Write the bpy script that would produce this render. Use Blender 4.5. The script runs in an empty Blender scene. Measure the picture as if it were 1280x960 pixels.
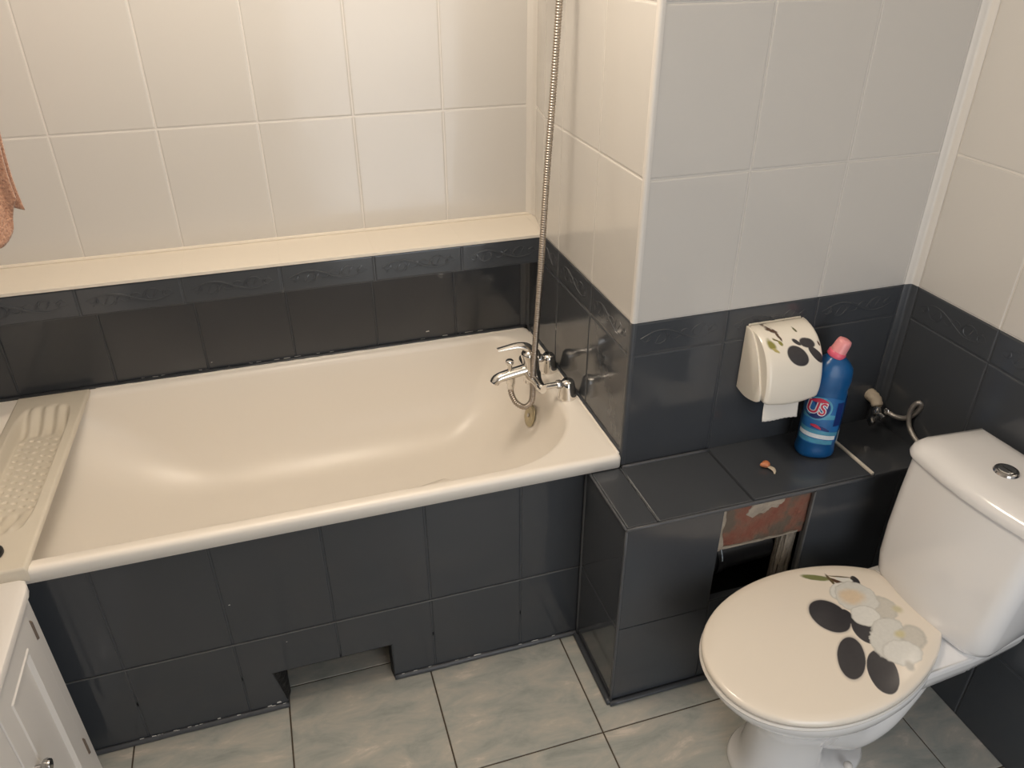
import bpy, bmesh, math, random
from mathutils import Vector, Matrix
random.seed(4)
PI = math.pi
C = bpy.context.scene.collection
R = math.radians

# ------------------------------------------------------------ key dimensions (metres)
ZD, HW, BZ = 1.006, 0.3276, 0.922      # top of dark zone, white tile height, underside of relief border
YP, YL, YR, YB = -0.03, 0.586, 0.722, 0.769
X2, ZT, XL, YF = 0.768, 0.608, -0.082, -0.249
XW, YFRONT, ZC = -1.71, -2.35, 2.55    # left wall, wall behind the camera, ceiling
TW = 0.25

# ------------------------------------------------------------ materials
def node_mat(name):
    m = bpy.data.materials.new(name); m.use_nodes = True
    nt = m.node_tree
    return m, nt, nt.nodes['Principled BSDF']

def mat(name, col, rough=.4, metal=0, coat=0, bump=0, bscale=200, var=0, vscale=6, spec=.5, rvar=0, bdist=.002, sss=0):
    m, nt, b = node_mat(name)
    b.inputs['Base Color'].default_value = (*col, 1)
    b.inputs['Roughness'].default_value = rough
    b.inputs['Metallic'].default_value = metal
    b.inputs['Coat Weight'].default_value = coat
    b.inputs['Coat Roughness'].default_value = .06
    b.inputs['Specular IOR Level'].default_value = spec
    tc = nt.nodes.new('ShaderNodeTexCoord')
    if sss:
        b.inputs['Subsurface Weight'].default_value = sss
        b.inputs['Subsurface Radius'].default_value = (.01, .008, .006)
        b.inputs['Subsurface Scale'].default_value = .5
    if var:
        n = nt.nodes.new('ShaderNodeTexNoise'); n.inputs['Scale'].default_value = vscale; n.inputs['Detail'].default_value = 5
        nt.links.new(tc.outputs['Object'], n.inputs['Vector'])
        mx = nt.nodes.new('ShaderNodeMix'); mx.data_type = 'RGBA'
        mx.inputs['A'].default_value = (*[max(0, c*(1-var)) for c in col], 1)
        mx.inputs['B'].default_value = (*[min(1, c*(1+var)) for c in col], 1)
        nt.links.new(n.outputs['Fac'], mx.inputs['Factor']); nt.links.new(mx.outputs['Result'], b.inputs['Base Color'])
    if rvar:
        n = nt.nodes.new('ShaderNodeTexNoise'); n.inputs['Scale'].default_value = 5; n.inputs['Detail'].default_value = 6
        nt.links.new(tc.outputs['Object'], n.inputs['Vector'])
        mr = nt.nodes.new('ShaderNodeMapRange'); mr.inputs[1].default_value = .3; mr.inputs[2].default_value = .7
        mr.inputs[3].default_value = max(.02, rough-rvar); mr.inputs[4].default_value = rough+rvar
        nt.links.new(n.outputs['Fac'], mr.inputs['Value']); nt.links.new(mr.outputs['Result'], b.inputs['Roughness'])
    if bump:
        n = nt.nodes.new('ShaderNodeTexNoise'); n.inputs['Scale'].default_value = bscale; n.inputs['Detail'].default_value = 3
        nt.links.new(tc.outputs['Object'], n.inputs['Vector'])
        bp = nt.nodes.new('ShaderNodeBump'); bp.inputs['Strength'].default_value = bump; bp.inputs['Distance'].default_value = bdist
        nt.links.new(n.outputs['Fac'], bp.inputs['Height']); nt.links.new(bp.outputs['Normal'], b.inputs['Normal'])
    return m

M = {}
M['white_tile'] = mat('white_tile', (.595,.572,.54), .17, bump=.35, bscale=7, bdist=.004, rvar=.05)
M['white_paint'] = mat('white_paint', (.67,.64,.60), .3, bump=.2, bscale=40, bdist=.001)
M['cream_ledge'] = mat('cream_ledge', (.74,.68,.59), .22, bump=.2, bscale=9, bdist=.003)
M['dark_tile'] = mat('dark_tile', (.056,.061,.069), .13, bump=.3, bscale=9, bdist=.003, rvar=.06, var=.10, vscale=4, spec=.55)
M['dark_paint'] = mat('dark_paint', (.058,.063,.071), .30, bump=.3, bscale=60, bdist=.001, var=.15, vscale=30)
M['dark_edge'] = mat('dark_edge', (.078,.082,.090), .4, bump=.3, bscale=60, bdist=.001, var=.2, vscale=40)
M['ceiling'] = mat('ceiling_paint', (.8,.77,.72), .8, bump=.1)
M['enamel'] = mat('bath_enamel', (.88,.825,.75), .34, coat=0, bump=.12, bscale=5, bdist=.003)
M['enamel_lip'] = M['enamel']
M['board'] = mat('board_plastic', (.68,.62,.52), .55, bump=.15, bscale=60, bdist=.0006, var=.05, vscale=12)
M['ceramic'] = mat('toilet_ceramic', (.80,.785,.775), .12, coat=.4, bump=.05, bscale=6)
M['seat'] = mat('seat_plastic', (.78,.74,.69), .2)
M['chrome'] = mat('chrome', (.80,.78,.75), .09, metal=1, bump=.08, bscale=30)
M['chrome_dark'] = mat('chrome_dark', (.45,.44,.43), .16, metal=1)
M['hose'] = mat('hose_steel', (.42,.37,.32), .36, metal=1)
M['braid'] = mat('braid_hose', (.42,.39,.36), .4, metal=.7, bump=.8, bscale=500, bdist=.001)
M['ivory'] = mat('ivory_plastic', (.50,.42,.32), .6, bump=.4, bscale=120, var=.2, vscale=60)
M['cabinet'] = mat('cabinet_lacquer', (.80,.77,.74), .35, bump=.04, bscale=20)
M['holder'] = mat('holder_plastic', (.82,.76,.66), .25, sss=.15)
M['paper'] = mat('toilet_paper', (.80,.76,.70), .9, bump=.4, bscale=350, bdist=.0008)
M['blue'] = mat('blue_plastic', (.006,.085,.25), .28, sss=.05, bump=.05)
M['pink'] = mat('pink_cap', (.78,.13,.20), .32)
M['pale_pink'] = mat('pale_pink_cap', (.82,.33,.34), .3, sss=.2)
M['lab_blue'] = mat('label_blue', (.02,.14,.38), .3, var=.5, vscale=25)
M['lab_dark'] = mat('label_dark_blue', (.010,.03,.16), .3)
M['lab_cyan'] = mat('label_light_blue', (.09,.33,.48), .3, var=.4, vscale=50)
M['lab_white'] = mat('label_white', (.75,.78,.80), .35, var=.12, vscale=200)
M['lab_red'] = mat('label_red', (.55,.03,.08), .3)
M['lab_grey'] = mat('label_grey', (.40,.46,.52), .35, var=.4, vscale=160)
M['black'] = mat('black_plastic', (.012,.012,.013), .35)
M['hollow'] = mat('cavity_shade', (.016,.014,.013), .9, bump=.9, bscale=30, bdist=.01, var=.5, vscale=20)  # near-black colour paints in the darkness of the cavity
M['brown'] = mat('terracotta_knob', (.55,.19,.08), .3, bump=.1)
M['shell'] = mat('pale_shell', (.55,.47,.36), .35)
M['mortar'] = mat('pale_mortar', (.36,.31,.25), .95, bump=1, bscale=90, bdist=.004, var=.3, vscale=40)
M['strip'] = mat('tile_edge_cream', (.72,.66,.56), .6, bump=.4, bscale=150, var=.1, vscale=60)
M['chip'] = mat('paint_chip_white', (.7,.68,.64), .7)
M['slot'] = mat('overflow_brass', (.50,.43,.28), .35, metal=.5, var=.3, vscale=60)
M['rail'] = M['chrome']
M['hinge_metal'] = mat('hinge_metal', (.24,.19,.16), .4, metal=.6)
M['pale_edge'] = mat('worn_joint', (.13,.13,.13), .5, var=.5, vscale=30)
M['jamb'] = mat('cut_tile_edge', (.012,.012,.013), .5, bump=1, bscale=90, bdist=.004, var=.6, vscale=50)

def brick_mat():
    m, nt, b = node_mat('old_brick'); N = nt.nodes; Lk = nt.links
    tc = N.new('ShaderNodeTexCoord')
    n1 = N.new('ShaderNodeTexNoise'); n1.inputs['Scale'].default_value = 16; n1.inputs['Detail'].default_value = 8
    n2 = N.new('ShaderNodeTexNoise'); n2.inputs['Scale'].default_value = 90; n2.inputs['Detail'].default_value = 5
    Lk.new(tc.outputs['Object'], n1.inputs['Vector']); Lk.new(tc.outputs['Object'], n2.inputs['Vector'])
    r = N.new('ShaderNodeValToRGB'); e = r.color_ramp.elements
    e[0].position = .38; e[0].color = (.21,.075,.050,1); e[1].position = .58; e[1].color = (.13,.10,.075,1)
    q = r.color_ramp.elements.new(.5); q.color = (.21,.10,.068,1)
    Lk.new(n1.outputs['Fac'], r.inputs['Fac']); Lk.new(r.outputs['Color'], b.inputs['Base Color'])
    b.inputs['Roughness'].default_value = .9
    bp = N.new('ShaderNodeBump'); bp.inputs['Strength'].default_value = .8; bp.inputs['Distance'].default_value = .003
    Lk.new(n2.outputs['Fac'], bp.inputs['Height']); Lk.new(bp.outputs['Normal'], b.inputs['Normal'])
    return m
M['brick'] = brick_mat()

def floor_mat():
    m, nt, b = node_mat('marbled_floor_tile'); N = nt.nodes; Lk = nt.links
    tc = N.new('ShaderNodeTexCoord')
    mp = N.new('ShaderNodeMapping'); mp.inputs['Rotation'].default_value = (0,0,R(52)); mp.inputs['Scale'].default_value = (6.5, 16, 1)
    Lk.new(tc.outputs['Object'], mp.inputs['Vector'])
    n1 = N.new('ShaderNodeTexNoise'); n1.inputs['Scale'].default_value = 1.0; n1.inputs['Detail'].default_value = 9
    n1.inputs['Roughness'].default_value = .66; n1.inputs['Distortion'].default_value = .5
    Lk.new(mp.outputs['Vector'], n1.inputs['Vector'])
    r = N.new('ShaderNodeValToRGB'); e = r.color_ramp.elements
    e[0].position = .30; e[0].color = (.31,.325,.30,1); e[1].position = .70; e[1].color = (.72,.64,.56,1)
    q = e.new(.46); q.color = (.42,.425,.39,1); q = e.new(.6); q.color = (.52,.49,.43,1)
    Lk.new(n1.outputs['Fac'], r.inputs['Fac']); Lk.new(r.outputs['Color'], b.inputs['Base Color'])
    b.inputs['Roughness'].default_value = .3
    n2 = N.new('ShaderNodeTexNoise'); n2.inputs['Scale'].default_value = 30
    Lk.new(tc.outputs['Object'], n2.inputs['Vector'])
    bp = N.new('ShaderNodeBump'); bp.inputs['Strength'].default_value = .15; bp.inputs['Distance'].default_value = .002
    Lk.new(n2.outputs['Fac'], bp.inputs['Height']); Lk.new(bp.outputs['Normal'], b.inputs['Normal'])
    return m
M['floor_tile'] = floor_mat()
M['floor_grout'] = mat('floor_grout', (.085,.065,.045), .9, var=.3, vscale=60)

def towel_mat():
    m, nt, b = node_mat('terry_towel'); N = nt.nodes; Lk = nt.links
    tc = N.new('ShaderNodeTexCoord')
    n = N.new('ShaderNodeTexNoise'); n.inputs['Scale'].default_value = 220; n.inputs['Detail'].default_value = 6
    Lk.new(tc.outputs['Object'], n.inputs['Vector'])
    r = N.new('ShaderNodeValToRGB'); r.color_ramp.elements[0].color = (.30,.14,.085,1); r.color_ramp.elements[1].color = (.56,.32,.21,1)
    r.color_ramp.elements[0].position = .3; r.color_ramp.elements[1].position = .7
    Lk.new(n.outputs['Fac'], r.inputs['Fac']); Lk.new(r.outputs['Color'], b.inputs['Base Color'])
    b.inputs['Roughness'].default_value = 1; b.inputs['Sheen Weight'].default_value = .4
    bp = N.new('ShaderNodeBump'); bp.inputs['Strength'].default_value = 1; bp.inputs['Distance'].default_value = .004
    Lk.new(n.outputs['Fac'], bp.inputs['Height']); Lk.new(bp.outputs['Normal'], b.inputs['Normal'])
    return m
M['towel'] = towel_mat()

def printed(name, base, blobs, axes, rough, sss=0, coat=0, gate=None):
    """glossy plastic with a printed picture: soft-edged ellipses (cx,cy,ax,ay,bx,by,colour,soft) in object space"""
    m, nt, b = node_mat(name); N = nt.nodes; Lk = nt.links
    b.inputs['Roughness'].default_value = rough; b.inputs['Coat Weight'].default_value = coat
    b.inputs['Coat Roughness'].default_value = .08
    tc = N.new('ShaderNodeTexCoord')
    ns = N.new('ShaderNodeTexNoise'); ns.inputs['Scale'].default_value = 45; ns.inputs['Detail'].default_value = 4
    Lk.new(tc.outputs['Object'], ns.inputs['Vector'])
    sub = N.new('ShaderNodeVectorMath'); sub.operation = 'SUBTRACT'; sub.inputs[1].default_value = (.5,.5,.5)
    Lk.new(ns.outputs['Color'], sub.inputs[0])
    ns2 = N.new('ShaderNodeTexNoise'); ns2.inputs['Scale'].default_value = 120; ns2.inputs['Detail'].default_value = 6
    Lk.new(tc.outputs['Object'], ns2.inputs['Vector'])
    def vec(u, v):
        t = [0,0,0]; t[axes[0]] = u; t[axes[1]] = v; return t
    warped = {}
    def coord(w):
        if w not in warped:
            sc = N.new('ShaderNodeVectorMath'); sc.operation = 'MULTIPLY_ADD'; sc.inputs[1].default_value = (w,w,w)
            Lk.new(sub.outputs[0], sc.inputs[0]); Lk.new(tc.outputs['Object'], sc.inputs[2]); warped[w] = sc
        return warped[w].outputs[0]
    last = None; col0 = (*base, 1)
    for (cx,cy,ax,ay,bx,by,colr,soft,w) in blobs:
        det = ax*by-ay*bx
        r1 = vec(by/det, -bx/det); r2 = vec(-ay/det, ax/det)
        s = N.new('ShaderNodeVectorMath'); s.operation = 'SUBTRACT'; s.inputs[1].default_value = vec(cx,cy)
        Lk.new(coord(w), s.inputs[0])
        d1 = N.new('ShaderNodeVectorMath'); d1.operation = 'DOT_PRODUCT'; d1.inputs[1].default_value = r1; Lk.new(s.outputs[0], d1.inputs[0])
        d2 = N.new('ShaderNodeVectorMath'); d2.operation = 'DOT_PRODUCT'; d2.inputs[1].default_value = r2; Lk.new(s.outputs[0], d2.inputs[0])
        cb = N.new('ShaderNodeCombineXYZ'); Lk.new(d1.outputs['Value'], cb.inputs[0]); Lk.new(d2.outputs['Value'], cb.inputs[1])
        ln = N.new('ShaderNodeVectorMath'); ln.operation = 'LENGTH'; Lk.new(cb.outputs[0], ln.inputs[0])
        mr = N.new('ShaderNodeMapRange'); mr.interpolation_type = 'SMOOTHSTEP'
        mr.inputs[1].default_value = 1-soft; mr.inputs[2].default_value = 1+soft; mr.inputs[3].default_value = colr[3] if len(colr) > 3 else 1; mr.inputs[4].default_value = 0
        Lk.new(ln.outputs['Value'], mr.inputs['Value'])
        # small tonal variation inside the printed shape
        mv = N.new('ShaderNodeMix'); mv.data_type = 'RGBA'; Lk.new(ns2.outputs['Fac'], mv.inputs['Factor'])
        mv.inputs['A'].default_value = (*[c*.9 for c in colr[:3]], 1); mv.inputs['B'].default_value = (*[min(1,c*1.1) for c in colr[:3]], 1)
        mx = N.new('ShaderNodeMix'); mx.data_type = 'RGBA'
        Lk.new(mr.outputs['Result'], mx.inputs['Factor']); Lk.new(mv.outputs['Result'], mx.inputs['B'])
        if last is None: mx.inputs['A'].default_value = col0
        else: Lk.new(last, mx.inputs['A'])
        last = mx.outputs['Result']
    if gate is not None:      # the picture is only printed on the outer/top face
        ge = N.new('ShaderNodeNewGeometry')
        sp = N.new('ShaderNodeSeparateXYZ'); Lk.new(tc.outputs['Object'], sp.inputs[0])
        gt = N.new('ShaderNodeMath'); gt.operation = gate[1]; gt.inputs[1].default_value = gate[2]; Lk.new(sp.outputs[gate[0]], gt.inputs[0])
        mx = N.new('ShaderNodeMix'); mx.data_type = 'RGBA'; mx.inputs['A'].default_value = col0
        Lk.new(gt.outputs[0], mx.inputs['Factor']); Lk.new(last, mx.inputs['B']); last = mx.outputs['Result']
    Lk.new(last, b.inputs['Base Color'])
    return m

# ------------------------------------------------------------ object helpers
def link(name, me, parent=None, mats=()):
    o = bpy.data.objects.new(name, me); C.objects.link(o)
    for k in mats: o.data.materials.append(M[k] if isinstance(k, str) else k)
    if parent: o.parent = parent
    return o
def obj(name, bm, mats, parent=None, smooth=False, sharp=None, loc=None, fix=True):
    if isinstance(mats, (str, bpy.types.Material)): mats = [mats]
    if fix: bmesh.ops.recalc_face_normals(bm, faces=bm.faces)
    me = bpy.data.meshes.new(name)
    if loc is not None: bmesh.ops.translate(bm, verts=bm.verts, vec=-Vector(loc))
    bm.to_mesh(me); bm.free()
    if smooth:
        for p in me.polygons: p.use_smooth = True
        if sharp:
            me.set_sharp_from_angle(angle=R(sharp))
    o = link(name, me, parent, mats)
    if loc is not None: o.location = loc
    return o
def tag(o, label, cat, group=None):
    o['label'] = label; o['category'] = cat
    if group: o['group'] = group
    return o
def thing(name, label, cat, loc=(0,0,0), rz=0):
    o = bpy.data.objects.new(name, None); C.objects.link(o); o.location = loc; o.rotation_euler = (0,0,rz)
    o.empty_display_size = .05
    return tag(o, label, cat)
def struct(o): o['kind'] = 'structure'; return o
def adopt(child, parent):
    """parent a mesh that was modelled in world coordinates"""
    child.parent = parent
    bpy.context.view_layer.update()
    child.matrix_parent_inverse = parent.matrix_world.inverted()
    return child

def add_box(bm, x0,x1,y0,y1,z0,z1, mi=0, bev=0, seg=2):
    vs = [bm.verts.new((x,y,z)) for x in (x0,x1) for y in (y0,y1) for z in (z0,z1)]
    fs = [bm.faces.new([vs[i] for i in q]) for q in ((0,1,3,2),(4,6,7,5),(0,4,5,1),(2,3,7,6),(0,2,6,4),(1,5,7,3))]
    for f in fs: f.material_index = mi
    if bev:
        es = list({e for f in fs for e in f.edges})
        r = bmesh.ops.bevel(bm, geom=es, offset=bev, segments=seg, profile=.5, affect='EDGES')
        for f in r['faces']: f.material_index = mi
    return vs
def quad(bm, pts, mi=0):
    f = bm.faces.new([bm.verts.new(p) for p in pts]); f.material_index = mi; return f
def loft(bm, rings, closed=True, cap0=True, cap1=True, mi=0):
    rv = [[bm.verts.new(p) for p in r] for r in rings]; n = len(rings[0])
    for a, b in zip(rv, rv[1:]):
        for i in range(n if closed else n-1):
            j = (i+1) % n
            f = bm.faces.new((a[i], a[j], b[j], b[i])); f.material_index = mi
    if closed and cap0: bm.faces.new(rv[0][::-1]).material_index = mi
    if closed and cap1: bm.faces.new(rv[-1]).material_index = mi
    return rv
def lathe(bm, prof, c=(0,0,0), axis='Z', n=28, mi=0, rot=None):
    """prof: list of (radius, height)"""
    rings = []
    for r, h in prof:
        ring = []
        for i in range(n):
            a = 2*PI*i/n; p = Vector((r*math.cos(a), r*math.sin(a), h))
            if axis == 'X': p = Vector((p.z, p.x, p.y))
            elif axis == 'Y': p = Vector((p.y, p.z, p.x))
            if rot is not None: p = rot @ p
            ring.append(Vector(c)+p)
        rings.append(ring)
    return loft(bm, rings, mi=mi)
def smooth_path(pts, n):
    P = [Vector(p) for p in pts]; P = [2*P[0]-P[1]] + P + [2*P[-1]-P[-2]]
    out = []; L = []
    for i in range(1, len(P)-2):
        a,b,c,d = P[i-1:i+3]
        for k in range(24):
            t = k/24
            L.append(.5*((2*b)+(c-a)*t+(2*a-5*b+4*c-d)*t*t+(3*b-a-3*c+d)*t**3))
    L.append(P[-2])
    cum = [0]
    for p, q in zip(L, L[1:]): cum.append(cum[-1]+(q-p).length)
    j = 0
    for k in range(n):
        s = cum[-1]*k/(n-1)
        while j < len(L)-2 and cum[j+1] < s: j += 1
        t = (s-cum[j])/max(1e-9, cum[j+1]-cum[j]); out.append(L[j].lerp(L[j+1], min(1, t)))
    return out, cum[-1]
def tube(bm, pts, rad, n=12, m=14, mi=0, raw=False, up=Vector((0,0,1))):
    """rad: number, or function of 0..1, or of (t)->(ra,rb)"""
    P = [Vector(p) for p in pts] if raw else smooth_path(pts, n)[0]
    rings = []; prev = None
    for i, p in enumerate(P):
        d = (P[min(i+1,len(P)-1)]-P[max(i-1,0)]).normalized()
        if prev is None:
            u = up if abs(d.dot(up)) < .95 else Vector((0,1,0))
            a = (u-d*u.dot(d)).normalized()
        else: a = (prev-d*prev.dot(d)).normalized()
        prev = a; b = d.cross(a); t = i/(len(P)-1)
        r = rad(t) if callable(rad) else rad
        ra, rb = r if isinstance(r, tuple) else (r, r)
        rings.append([p+a*ra*math.cos(2*PI*k/m)+b*rb*math.sin(2*PI*k/m) for k in range(m)])
    return loft(bm, rings, mi=mi)

# tiled surfaces: every tile a pillow-edged plate standing on the backing
def tile(bm, O, U, V, N, u0, u1, v0, v1, mi, th=.004, gap=.0015, soft=.0042):
    if u1-u0 < .006 or v1-v0 < .006: return
    rings = []
    for ins, h in ((gap,0),(gap+.0004,th*.55),(gap+soft*.4,th*.9),(gap+soft,th)):
        rings.append([bm.verts.new(O+U*u+V*v+N*h) for u, v in ((u0+ins,v0+ins),(u1-ins,v0+ins),(u1-ins,v1-ins),(u0+ins,v1-ins))])
    for a, b in zip(rings, rings[1:]):
        for i in range(4):
            f = bm.faces.new((a[i],a[(i+1)%4],b[(i+1)%4],b[i])); f.material_index = mi
    f = bm.faces.new(rings[-1]); f.material_index = mi
def tile_poly(bm, O, U, V, N, pts, mi, th=.004, gap=.0015, soft=.0042):
    n = len(pts); rings = []
    nr = []
    for i in range(n):
        (x0,y0),(x1,y1) = pts[i], pts[(i+1)%n]; L = math.hypot(x1-x0,y1-y0); nr.append(((y1-y0)/L, -(x1-x0)/L))
    for ins, h in ((gap,0),(gap+.0004,th*.55),(gap+soft*.4,th*.9),(gap+soft,th)):
        ring = []
        for i in range(n):
            a, b = nr[i-1], nr[i]; d = 1+a[0]*b[0]+a[1]*b[1]
            ring.append(bm.verts.new(O+U*(pts[i][0]-ins*(a[0]+b[0])/d)+V*(pts[i][1]-ins*(a[1]+b[1])/d)+N*h))
        rings.append(ring)
    for a, b in zip(rings, rings[1:]):
        for i in range(n):
            f = bm.faces.new((a[i],a[(i+1)%n],b[(i+1)%n],b[i])); f.material_index = mi
    f = bm.faces.new(rings[-1]); f.material_index = mi
def tiled(bm, O, U, V, us, rows, thick=.0, N=None):
    """rows: (v0, v1, tile material index, joint material index, joints u list or None)"""
    O, U, V = Vector(O), Vector(U).normalized(), Vector(V).normalized(); N = Vector(N) if N is not None else U.cross(V)
    for v0, v1, mi, gi, uu in rows:
        uu = uu or us
        quad(bm, [O+U*uu[0]+V*v0+N*.0022, O+U*uu[-1]+V*v0+N*.0022, O+U*uu[-1]+V*v1+N*.0022, O+U*uu[0]+V*v1+N*.0022], gi)
        for a, b in zip(uu, uu[1:]): tile(bm, O, U, V, N, a, b, v0, v1, mi)
def joints(a, b, first, step):
    out = [a]; k = math.floor((a-first)/step)-1
    while first+k*step < b-.004:
        x = first+k*step
        if x > a+.004: out.append(x)
        k += 1
    return out+[b]
def scroll(bm, O, U, V, N, u0, u1, v0, v1, mi, q=1):
    """the raised leaf scroll of a relief border tile"""
    O, U, V, N = map(Vector, (O, U, V, N)); c = (u0+u1)/2; w = (u1-u0)*.42; h = (v1-v0)*.36; vc = (v0+v1)/2
    def ln(f, n, r):
        P = [O+U*(c+f(i/(n-1))[0])+V*(vc+f(i/(n-1))[1])+N*.0034 for i in range(n)]
        tube(bm, P, lambda t: (.0008*math.sin(PI*min(1,max(.06,t))**.8)+.0005)*r*q, m=6, raw=True, mi=mi)
    ln(lambda t: (w*(2*t-1), h*.55*math.sin(2*PI*t)), 22, 2.0)
    for sx, sy in ((-1,1),(1,-1)):
        for k, (ox, r0) in enumerate(((.48,.85),(.1,.55),(.82,.5))):
            ln(lambda t: (sx*w*ox+sx*r0*h*(1-t*.75)*math.cos(4.6*t+.4), sy*(.1*h-r0*h*(1-t*.75)*math.sin(4.6*t+.4))), 16, 1.5)
        for k in range(3):
            ln(lambda t: (sx*w*(.25+.25*k)+.014*t*sx, -sy*h*(.1+.8*t)+sy*h*.3), 8, 1.4)

WT, WG, DT, DG, DE = 0, 1, 2, 3, 4          # material slots of the tiled meshes
TM = ['white_tile','white_paint','dark_tile','dark_paint','dark_edge','cream_ledge','chip']
def whites(uu=None):
    z = ZD; out = []
    while z < ZC-.01: out.append((z, min(z+HW, ZC), WT, WG, uu)); z += HW
    return out
def darks(zlo, uu=None, border=True):
    out = [(BZ, ZD, DT, DG, uu)]; z = BZ
    while z > zlo+.01: out.append((max(zlo, z-.33), z, DT, DG, uu)); z -= .33
    return out

# ------------------------------------------------------------ room shell
# floor
bm = bmesh.new(); WF = .382
xs = joints(XW, X2, -.1375, WF); ys = joints(YFRONT, YB, -.328, WF)
quad(bm, [(XW,YFRONT,-.0025),(X2,YFRONT,-.0025),(X2,YB,-.0025),(XW,YB,-.0025)], 1)
quad(bm, [(XW,YFRONT,-.03),(XW,YB,-.03),(X2,YB,-.03),(X2,YFRONT,-.03)], 1)
for a, b in zip(xs, xs[1:]):
    for c, d in zip(ys, ys[1:]):
        tile(bm, Vector((0,0,-.004)), Vector((1,0,0)), Vector((0,1,0)), Vector((0,0,1)), a, b, c, d, 0, th=.004, gap=.0016, soft=.002)
struct(obj('floor', bm, ['floor_tile','floor_grout'], fix=False))
# ceiling
bm = bmesh.new(); add_box(bm, XW-.02, X2+.02, YFRONT-.02, YB+.02, ZC, ZC+.03)
struct(obj('ceiling', bm, 'ceiling'))
# back wall with the projecting ledge over the bath
bm = bmesh.new()
ub = joints(XW, .035, -.242-.0, .2508)
tiled(bm, (0,YB,0), (1,0,0), (0,0,1), ub, whites())
ul = joints(XW, 0, -.246, .2508)
tiled(bm, (0,YL,0), (1,0,0), (0,0,1), ul, [(BZ, ZD-.006, DT, DG, None)])
for a, b in zip(ul, ul[1:]):
    if b-a > .1: scroll(bm, (0,YL,0), (1,0,0), (0,0,1), (0,-1,0), a, b, BZ, ZD-.006, DT, 1.5)
tiled(bm, (0,YR,0), (1,0,0), (0,0,1), joints(XW, -.002, -.242, .2508), [(.592, BZ, DT, DG, None), (.0, .592, DT, DG, None)])
quad(bm, [(XW,YL-.002,BZ),(XW,YR,BZ),(0,YR,BZ),(0,YL-.002,BZ)], DG)
# painted top of the ledge, a little lip over the border tiles
tp = joints(XW, .0, -.242, .2508)
for a, b in zip(tp, tp[1:]): add_box(bm, a-.0003, b+.0003, YL-.006, YB, ZD-.007, ZD+.002, 5, bev=.0009)
quad(bm, [(0,YL-.006,ZD+.002),(.037,YB,ZD+.002),(0,YB,ZD+.002),(0,YL,ZD+.002)], 5)
# bead between ledge and white tiles
tube(bm, [(XW,YB-.004,ZD+.004),(.03,YB-.004,ZD+.004)], .006, n=2, m=8, mi=5)
add_box(bm, XW, 0, YB+.001, YB+.05, 0, ZC, WG)
# paint damage on the recess wall
for k in range(26):
    x = random.uniform(-1.2,-.1); s = random.uniform(.002,.010); z = .650+random.random()*.003
    quad(bm, [(x,YR-.0045,z),(x+s*2.2,YR-.0045,z+random.uniform(-.001,.001)),(x+s*2,YR-.0045,z+s*.22),(x+s*.3,YR-.0045,z+s*.25)], 6)
for x, z, s in ((-.985,.672,.0025),(-.34,.674,.006)):
    quad(bm, [(x,YR-.0045,z),(x+s*2,YR-.0045,z+s*.2),(x+s*1.6,YR-.0045,z+s*.7),(x+s*.2,YR-.0045,z+s*.5)], 6)
struct(obj('wall_back', bm, TM, fix=False))
# the pillar (pipe chase): niche side face + front face
bm = bmesh.new()
pj = [.03-.06, .208, .447, YL]
def side_rows():
    return whites() 
# side face of the niche looks towards -x : U along -y so that U x V = -x
def flip(js): return [-j for j in js][::-1]
tiled(bm, (0,0,0), (0,-1,0), (0,0,1), flip([YP,.208,.447,YL]), whites()+[(BZ,ZD,DT,DG,None)])
tiled(bm, (0,0,0), (0,-1,0), (0,0,1), flip([YP,.208,.447,YR]), [(.592,BZ,DT,DG,None),(.35,.592,DT,DG,None)])
for a, b in ((-.208,-YP-0),(-.447,-.208),(-YL,-.447)):
    scroll(bm, (0,0,0), (0,-1,0), (0,0,1), (-1,0,0), min(a,b), max(a,b), BZ, ZD, DT)
dv = Vector((.036, YB-YL, 0)); Ld = dv.length
tiled(bm, (0,YL,0), tuple(-dv/Ld), (0,0,1), [-Ld, 0], whites())
# front face of the pillar
fj = [0, .243, .49, .738, X2]
tiled(bm, (0,YP,0), (1,0,0), (0,0,1), fj, whites()+[(BZ,ZD,DT,DG,None),(.58,BZ,DT,DG,None)])
for a, b in zip(fj[:3], fj[1:4]): scroll(bm, (0,YP,0), (1,0,0), (0,0,1), (0,-1,0), a, b, BZ, ZD, DT)
tiled(bm, (0,YP,0), (1,0,0), (0,0,1), fj, [(.25,.58,DT,DG,None),(0,.25,DT,DG,None)])
add_box(bm, .003, X2+.02, YP+.003, YL, 0, ZC, WG); add_box(bm, .04, X2+.02, YL, YB+.05, 0, ZC, WG)
struct(obj('wall_pillar', bm, TM, fix=False))
# right wall (faces -x): U along -y
bm = bmesh.new()
rj = [-YP, .058, .306, .554, .802, 1.05, 1.298, 1.546, 1.794, 2.042, -YFRONT]
tiled(bm, (X2,0,0), (0,-1,0), (0,0,1), rj, whites()+[(BZ,ZD,DT,DG,None),(.592,BZ,DT,DG,None),(.262,.592,DT,DG,None),(0,.262,DT,DG,None)])
for a, b in zip(rj[1:6], rj[2:7]): scroll(bm, (X2,0,0), (0,-1,0), (0,0,1), (-1,0,0), a, b, BZ, ZD, DT)
add_box(bm, X2+.002, X2+.05, YFRONT, YP, 0, ZC, WG)
struct(obj('wall_right', bm, TM, fix=False))
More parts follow.
